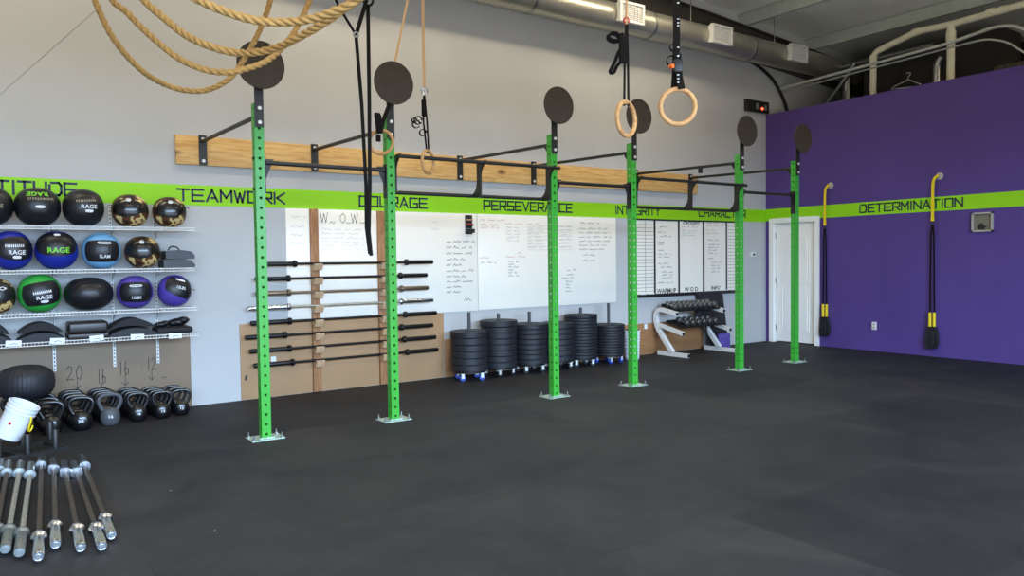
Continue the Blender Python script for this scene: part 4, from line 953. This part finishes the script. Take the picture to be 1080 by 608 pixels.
ball(60.5, 1, .170, .171, M_blue, 'blue medicine ball with upright bright green lettering', deco=(('panel', .0, .38, 1.15, .68, M_vinyl, 0, .9), rage(.08, -.02, M_gmark, .062), ('pill', .05, .85, .035, .014, M_mark, 0)))
ball(107.7, 1, .163, .165, M_lblue, 'light blue medicine ball with a black label panel', deco=(('panel', .05, -.02, .95, .62, M_vinyl, 0, .55), ('pill', .15, .42, .06, .012, M_mark, -.05), ('text', 'REPTECH', .15, .42, .02, M_black, -.05), ('text', 'SLAM', .15, -.32, .038, M_mark, 0)))
ball(151, 1, .156, .152, M_camo, 'camouflage medicine ball at the right of the second shelf', deco=(('panel', -.15, .2, .85, .6, M_iron, 0, 1), ('pill', -.05, .62, .022, .02, M_mark, 0), ('text', 'CT', -.05, .62, .03, M_black, 0)))
ball(-4, 2, .148, .155, M_camo, 'dark camouflage medicine ball at the left end of the third shelf', deco=(('panel', .2, .25, .8, .6, M_vinyl, 0, 1), ('text', '<>', .35, .4, .06, M_mark, 0), ('pill', .1, .0, .018, .016, mat('teal_print', (60, 150, 130), .5), 0)))
ball(42.4, 2, .170, .169, M_gvinyl, 'green medicine ball with a tilted black label panel', deco=(('panel', .12, .0, .95, .62, M_vinyl, .18, .6), ('text', 'IIIIIIIIII', .12, .06, .03, M_mark, .15, 1.9), rage(.2, -.2, s=.045, rl=.12), ('pill', .22, -.4, .032, .012, M_mark, .1)))
ball(94.3, 2, .202, .152, M_vinyl, 'wide plain black medicine ball in the middle of the third shelf', deco=(('text', 'o', .8, .4, .001, M_faint, 0),))
ball(142.8, 2, .158, .155, M_pvinyl, 'purple medicine ball with a straight black label panel', deco=(('panel', .05, .0, .95, .62, M_vinyl, 0, .6), ('pill', .05, .38, .055, .012, M_mark, 0), ('text', 'REPTECH', .05, .38, .02, M_black, 0), ('text', '12LBS', .05, -.32, .035, M_mark, 0)))
ball(184.7, 2, .152, .154, M_pvinyl, 'purple medicine ball with a twisted label at the third shelf right end', deco=(('panel', .35, .25, .9, .6, M_vinyl, -.45, .6), ('pill', .4, .68, .05, .011, M_mark, -.35), ('text', '12LBS', .35, .2, .035, M_mark, -.3), ('loop', 1.45, .05)))

# ab mats, folded mats, bags
def dome(label, px0, px1, z0, h, m=M_foam, y=-.22, tilt=0):
    p0, p1 = A(1, y, px0, 350).x, A(1, y, px1, 350).x; w = p1-p0; mb = MB(); N = 16; poly = []
    for i in range(N+1): t_ = i/N; poly.append((-w/2+w*t_, .012+(h-.012)*math.sin(PI*t_)**.75))
    low = [(a, max(0, b_-.055)*.35) for a, b_ in poly]
    mb.prism([(w/2, 0.0), (-w/2, 0.0)][::-1][:0]+[(-w/2, 0)]+poly+[(w/2, 0)], (0, 0, 0), (1, 0, 0), (0, 0, 1), (0, 1, 0), .3)
    o = mb.build('ab_mat', m, ang=30); o.location = ((p0+p1)/2, y, z0); o.rotation_euler = (0, tilt, 0); return tag(o, label, 'ab mat', 'curved foam mats on the lowest shelf')
zb = SZ[3]+.001
for (a, b_), nm in (((-22, 12), 'at the far left of the lowest shelf'), ((17, 68), 'in the left pair on the lowest shelf'), ((113, 164), 'in the right pair on the lowest shelf')):
    lo = dome('lower dark curved foam mat '+nm, a, b_, zb, .075, mat('foam_grey', (50, 52, 58), .8) if 'foam_grey' not in bpy.data.materials else bpy.data.materials['foam_grey'])
    # upper mat: curved shell lying over the lower one
    y = -.22; p0, p1 = A(1, y, a+1, 340).x, A(1, y, b_-(3 if a > 0 else 3), 340).x; w = p1-p0; N = 16
    up_ = [(-w/2+w*i/N, .078+.085*math.sin(PI*i/N)**.8) for i in range(N+1)]; dn = [(w/2-w*i/N, .076+.022*math.sin(PI*i/N)) for i in range(1, N)]
    o = MB().prism(up_+dn, (0, 0, 0), (1, 0, 0), (0, 0, 1), (0, 1, 0), .3).build('ab_mat', M_foam, ang=30); o.location = ((p0+p1)/2, y, zb); tag(o, 'upper black curved foam mat '+nm, 'ab mat', 'curved foam mats on the lowest shelf')
for k, (z0, h) in enumerate(((0, .05), (.052, .1))):
    p0, p1 = A(1, -.25, 70, 345).x, A(1, -.25, 113, 345).x; mb = MB(); mb.bevbox((0, 0, h/2), (p1-p0-.01*k, .3, h), .02 if h > .06 else .012, seg=3)
    mb.box((0, -.151, h*.5), (p1-p0-.06, .003, .004)); o = mb.build('folded_mat', mat('brown_black_vinyl' + str(k), (34, 30, 30), .35)); o.location = ((p0+p1)/2, -.23, zb+z0); tag(o, ('flat' if k == 0 else 'thick') + ' black folded vinyl mat, ' + ('lower' if k == 0 else 'upper') + ' of the two in the shelf middle', 'mat', 'folded mats on the lowest shelf')
p0, p1 = A(1, -.25, 163, 345).x, A(1, -.25, 201, 345).x
o = MB().bevbox((0, 0, .03), (p1-p0, .3, .06), .025, seg=3).build('foam_pad', M_foam); o.location = ((p0+p1)/2, -.22, zb); tag(o, 'flat dark foam pad at the right end of the lowest shelf', 'pad')
def glove(loc, sc, label):
    mb = MB(); n, k = 16, 8
    for (cx, cy, cz, ax, ay, az) in ((0, 0, .035, .075, .06, .034), (.035, -.02, .05, .05, .05, .03), (-.05, -.01, .03, .045, .05, .028)):
        vs = [(cx+ax*math.cos(-PI/2+PI*j/k)*math.cos(2*PI*i/n), cy+ay*math.cos(-PI/2+PI*j/k)*math.sin(2*PI*i/n), max(0, cz+az*math.sin(-PI/2+PI*j/k))) for j in range(k+1) for i in range(n)]
        mb.add([Vector(v)*sc for v in vs], [(j*n+i, j*n+(i+1) % n, (j+1)*n+(i+1) % n, (j+1)*n+i) for j in range(k) for i in range(n)])
    o = mb.build('wrist_wrap_pouch', M_vinyl, ang=70); o.location = loc; tag(o, label, 'pouch'); return o
x = A(1, -.22, 188, 333).x; glove((x, -.22, zb+.06), 1.15, 'crumpled black pouch heaped on the foam pad at right')
x = A(1, -.22, 171, 338).x; glove((x-.01, -.26, zb+.06), .8, 'small flat black pouch beside the crumpled one on the pad')
# black bags on second shelf right
x0 = A(1, -.2, 170, 285).x; x1 = A(1, -.2, 203, 285).x; w = x1-x0
for k, (dz, sc, lb_) in enumerate(((0, 1, 'lower black zip bag squeezed at the right end of the second shelf'), (.075, .92, 'upper black zip bag lying on the other at the second shelf right end'))):
    poly = [(-w/2, .0), (w/2*.98, 0), (w/2, .03), (w/2*.75, .07), (0, .085), (-w/2, .075)]
    mb = MB(); mb.prism([(a*sc, b_) for a, b_ in poly], (0, 0, 0), (1, 0, 0), (0, 0, 1), (0, 1, 0), .26)
    if k == 1: mb.tube(arc((-.05, -.08, .075), (1, 0, 0), (0, .4, .9), .05, 0, 180, 8), .007, 6)
    o = mb.build('zip_bag', M_vinyl, ang=50); o.location = ((x0+x1)/2+.01*k, -.2, SZ[1]+.002+dz*1.15); tag(o, lb_, 'bag')

# ================================================================== KETTLEBELLS
def kettlebell_parts(t, m, mark=True):
    prof = [(0, 0), (.052, 0), (.066, .012), (.08, .045), (.084, .078), (.079, .115), (.064, .145), (.04, .162), (0, .168)]
    MB().lathe(prof, 28).build('bell', m, t, ang=60)
    pth = spline([(-.045, 0, .12), (-.078, 0, .18), (-.092, 0, .228), (-.078, 0, .266), (-.04, 0, .284), (.04, 0, .284), (.078, 0, .266), (.092, 0, .228), (.078, 0, .18), (.045, 0, .12)], 5)
    MB().tube(pth, .0185, 12, hint=Vector((0, 1, 0))).build('handle', m, t)
def kb_mark(t, s, m=M_mark):
    V, F = text_verts(s, .042, 1.1); mb = MB(); mb.add([(u, -math.sqrt(max(0, .0825**2-u*u))-.003, .085+v*.9) for u, v in V], F); mb.build('weight_number', m, t, smooth=False)
kt = thing('kettlebell', '', 'kettlebell', (0, 0, 0), group='kettlebells lined up under the shelves'); kettlebell_parts(kt, M_iron)
kg = thing('kettlebell', '', 'kettlebell', (0, 0, 0), group='kettlebells lined up under the shelves'); kettlebell_parts(kg, M_greyiron)
rows = [(-1.66, -.60, 2, 'behind the white bucket', ''), (-1.43, -.62, 3, 'beside the white bucket', ''), (-1.205, -.585, 4, 'under the written 20', '20'), (-.965, -.50, 4, 'under the left written 16', '16'), (-.732, -.485, 4, 'under the right written 16', '16'), (-.525, -.475, 4, 'under the written 12', '12'), (-.345, -.43, 3, 'rightmost in the line', '12')]
used = {}
ordk = ['front', 'second', 'third', 'back']
for r_, (x, y, n, nm, num) in enumerate(rows):
    for k in range(n):
        src = kg if (r_ == 3 and k == 0) else kt; yy = y+(k*(abs(y)-.13)/max(1, n-1)); sc = (.97, .97, 1, .97, .9, .86, .84)[r_]
        spec = 'grey' if src is kg else 'black'
        lab = f'{spec} kettlebell, {ordk[k] if k < n-1 else "back"} of its row, {nm}'
        if src in used: o = dup(src, (x, yy, 0), (0, 0, 0), lab)
        else: o = src; used[src] = 1; o['label'] = lab
        # keep kettlebells of a row clear of one another
        o.location = (x+rnd.uniform(-.004, .004)-.012*k, yy, 0); o.rotation_euler = (0, 0, -.12+rnd.uniform(-.06, .06)); o.scale = (sc, sc*.62, sc)
        if k == 0 and num: kb_mark(o, num)
# slam ball resting on kettlebells
c = A(1, -.47, 27, 403.5); rx, rz = .222, .152
t = thing('slam_ball', 'large squashed black rubber ball resting on kettlebells behind the bucket', 'slam ball', (c.x, -.47, .296))
mb = MB(); n, k = 40, 20
def sb_(i, j):
    a, b_ = 2*PI*i/n, -PI/2+PI*j/k; g = 1-.012*(abs(math.sin(b_*11)) > .96)
    cb2, sb2 = max(0, math.cos(b_)), math.sin(b_); q2 = (cb2**2.5+abs(sb2)**2.5)**(-1/2.5)*g; return (rx*cb2*q2*math.cos(a), rx*.9*cb2*q2*math.sin(a), rz+rz*sb2*q2)
mb.add([sb_(i, j) for j in range(k+1) for i in range(n)], [(j*n+i, j*n+(i+1) % n, (j+1)*n+(i+1) % n, (j+1)*n+i) for j in range(k) for i in range(n)]); mb.build('rubber_cover', M_rubber, t, ang=60)
mb = MB()
for g in range(9):
    a = -PI/2-.6+g*.15; pts = [Vector((rx*math.cos(b2)*math.cos(a), rx*.9*math.cos(b2)*math.sin(a), rz*math.sin(b2)))*((math.cos(b2)**2.5+abs(math.sin(b2))**2.5)**(-.4))+Vector((0, 0, rz)) for b2 in [(-.9+1.8*q_/10) for q_ in range(11)]]; mb.tube(pts, .0025, 5)
mb.build('moulded_ribs', M_rubber, t)

# ================================================================== STORAGE STAND + BUCKET
r_ = thing('peg_plate_stand', 'low black steel stand with short round pegs on the floor', 'storage stand', (0, 0, 0))
F0, F1 = A(2, .0, -30, 495), A(2, .0, 72, 474); d = (F1-F0).normalized(); nrm = Vector((-d.y, d.x, 0)); B0, B1 = F0+nrm*.36, F1+nrm*.36
for a, b_ in ((F0, F1), (B0, B1)): MB().bar(a+Vector((0, 0, .016)), b_+Vector((0, 0, .016)), .06, .03).build('base_rail', M_black, r_)
for s in (.02, .5, .98):
    a = F0.lerp(F1, s); b_ = B0.lerp(B1, s); MB().bar(a+nrm*.03+Vector((0, 0, .014)), b_-nrm*.03+Vector((0, 0, .014)), .04, .025).build('cross_rail', M_black, r_)
Lr = (F1-F0).length
for (px, py), row in (((3, 486), 0), ((34.5, 480), 0), ((64, 474), 0), ((27, 470), 1), ((52, 463), 1)):
    a = A(2, .03, px, py)
    o = MB(); base = F0+d*((a-F0).dot(d)); base = base+(nrm*.36 if row else Vector((0, 0, 0)))
    o.lathe([(0, .03), (.026, .03), (.026, .168), (.024, .173), (.016, .173), (.015, .163), (0, .163)], 16, (base.x, base.y, 0)); o.build('peg', M_black, r_)
# bucket
bp0 = Vector((-1.80, -1.10, .085)); axis = Vector((.50, -.15, 1)).normalized()
bt = thing('bucket', 'white plastic bucket with yellow handle tipped among the stand pegs', 'bucket', bp0)
ax, ay, az = frame_of(axis, Vector((0, 1, 0))); R = Matrix((ax, ay, az)).transposed()
bt.rotation_euler = R.to_euler()
bt.location = A(1, -1.2, 7, 461); bt.scale = (.74, .74, .76)
prof = [(0, .0), (.12, 0), (.126, .006), (.138, .27), (.146, .272), (.148, .285), (.14, .288), (.141, .31), (.15, .312), (.151, .325), (.143, .33), (.144, .352), (.154, .354), (.155, .366), (.148, .37), (.138, .366), (.126, .02), (0, .012)]
MB().lathe(prof, 36).build('body', M_plastic, bt)
Ri = R.inverted()
mb = MB(); vd = Ri@(CAM-bt.location).normalized(); ang = math.atan2(vd.y, vd.x)
a0 = ang+.85
mb.tube(spline([(.15*math.cos(a0), .15*math.sin(a0), .29), (.168*math.cos(a0+.02), .168*math.sin(a0+.02), .25), (.175*math.cos(a0+.12), .175*math.sin(a0+.12), .17), (.178*math.cos(a0+.3), .178*math.sin(a0+.3), .14), (.178*math.cos(a0+.42), .178*math.sin(a0+.42), .17), (.17*math.cos(a0+.42), .17*math.sin(a0+.42), .2)], 5), .009, 8); mb.build('handle', M_yellow, bt)
mb = MB()
def bk_pt(aa, z, off=.002): r = .126+.012*z/.27+off; return Vector((r*math.cos(aa), r*math.sin(aa), z))
N = 12; a1 = ang-.25
mb.add([bk_pt(a1, .17)]+[bk_pt(a1+.12*math.cos(2*PI*i/N), .17+.016*math.sin(2*PI*i/N)) for i in range(N)], [(0, i+1, (i+1) % N+1) for i in range(N)]); mb.build('sticker', M_red, bt)

# thin wire across upper-left wall
a = A(1, -.003, -5, 104); b_ = A(1, -.003, 108, 4); t = MB().tube([a, a.lerp(b_, .5), b_], .002, 5).build('thin_wire', M_greyplast); tag(t, 'thin pale wire stretched diagonally across the upper left wall', 'wire')

# ================================================================== LIGHT
def area(name, loc, rot, sx, sy, power, col):
    l = bpy.data.lights.new(name, 'AREA'); l.shape = 'RECTANGLE'; l.size = sx; l.size_y = sy; l.energy = power; l.color = col
    o = bpy.data.objects.new(name, l); COL.objects.link(o); o.location = loc; o.rotation_euler = rot; return o
area('sky_beyond_roller_door', (-1.5, -16.5, 4.4), (PI/2-.25, 0, 0), 15, 3.4, 5600, (.50, .71, 1))
area('added_upward_fill', (0, -12.4, .02), (PI, 0, 0), 16, 5, 1150, (1, .93, .82))  # upward fill light added outside the opening to brighten ceiling and upper walls
for x in (-2.5, 1.5, 5.5):
    area('shop_light', (x, -1.4, 5.3), (0, 0, 0), 2.4, .2, 44, (1, .84, .60))
for x in (-2, 3, 9.9):  # rightmost lamp is out of view, added to brighten the loft pipes
    area('shop_light', (x, -6.2, 5.1), (0, 0, 0), 2.4, .3, 60, (1, .84, .60))
for o in bpy.data.objects:
    if o.parent and o.name.split('.')[0] in ('handwriting', 'faint_handwriting', 'ruled_lines'): o['kind'] = 'stuff'
W_ = bpy.data.worlds.new('world'); S.world = W_; W_.use_nodes = True
W_.node_tree.nodes['Background'].inputs[0].default_value = (.7, .8, 1, 1); W_.node_tree.nodes['Background'].inputs[1].default_value = .6
vs_ = S.view_settings; vs_.view_transform = 'Standard'; vs_.look = 'None'; vs_.exposure = .24; vs_.gamma = 1; vs_.use_curve_mapping = False
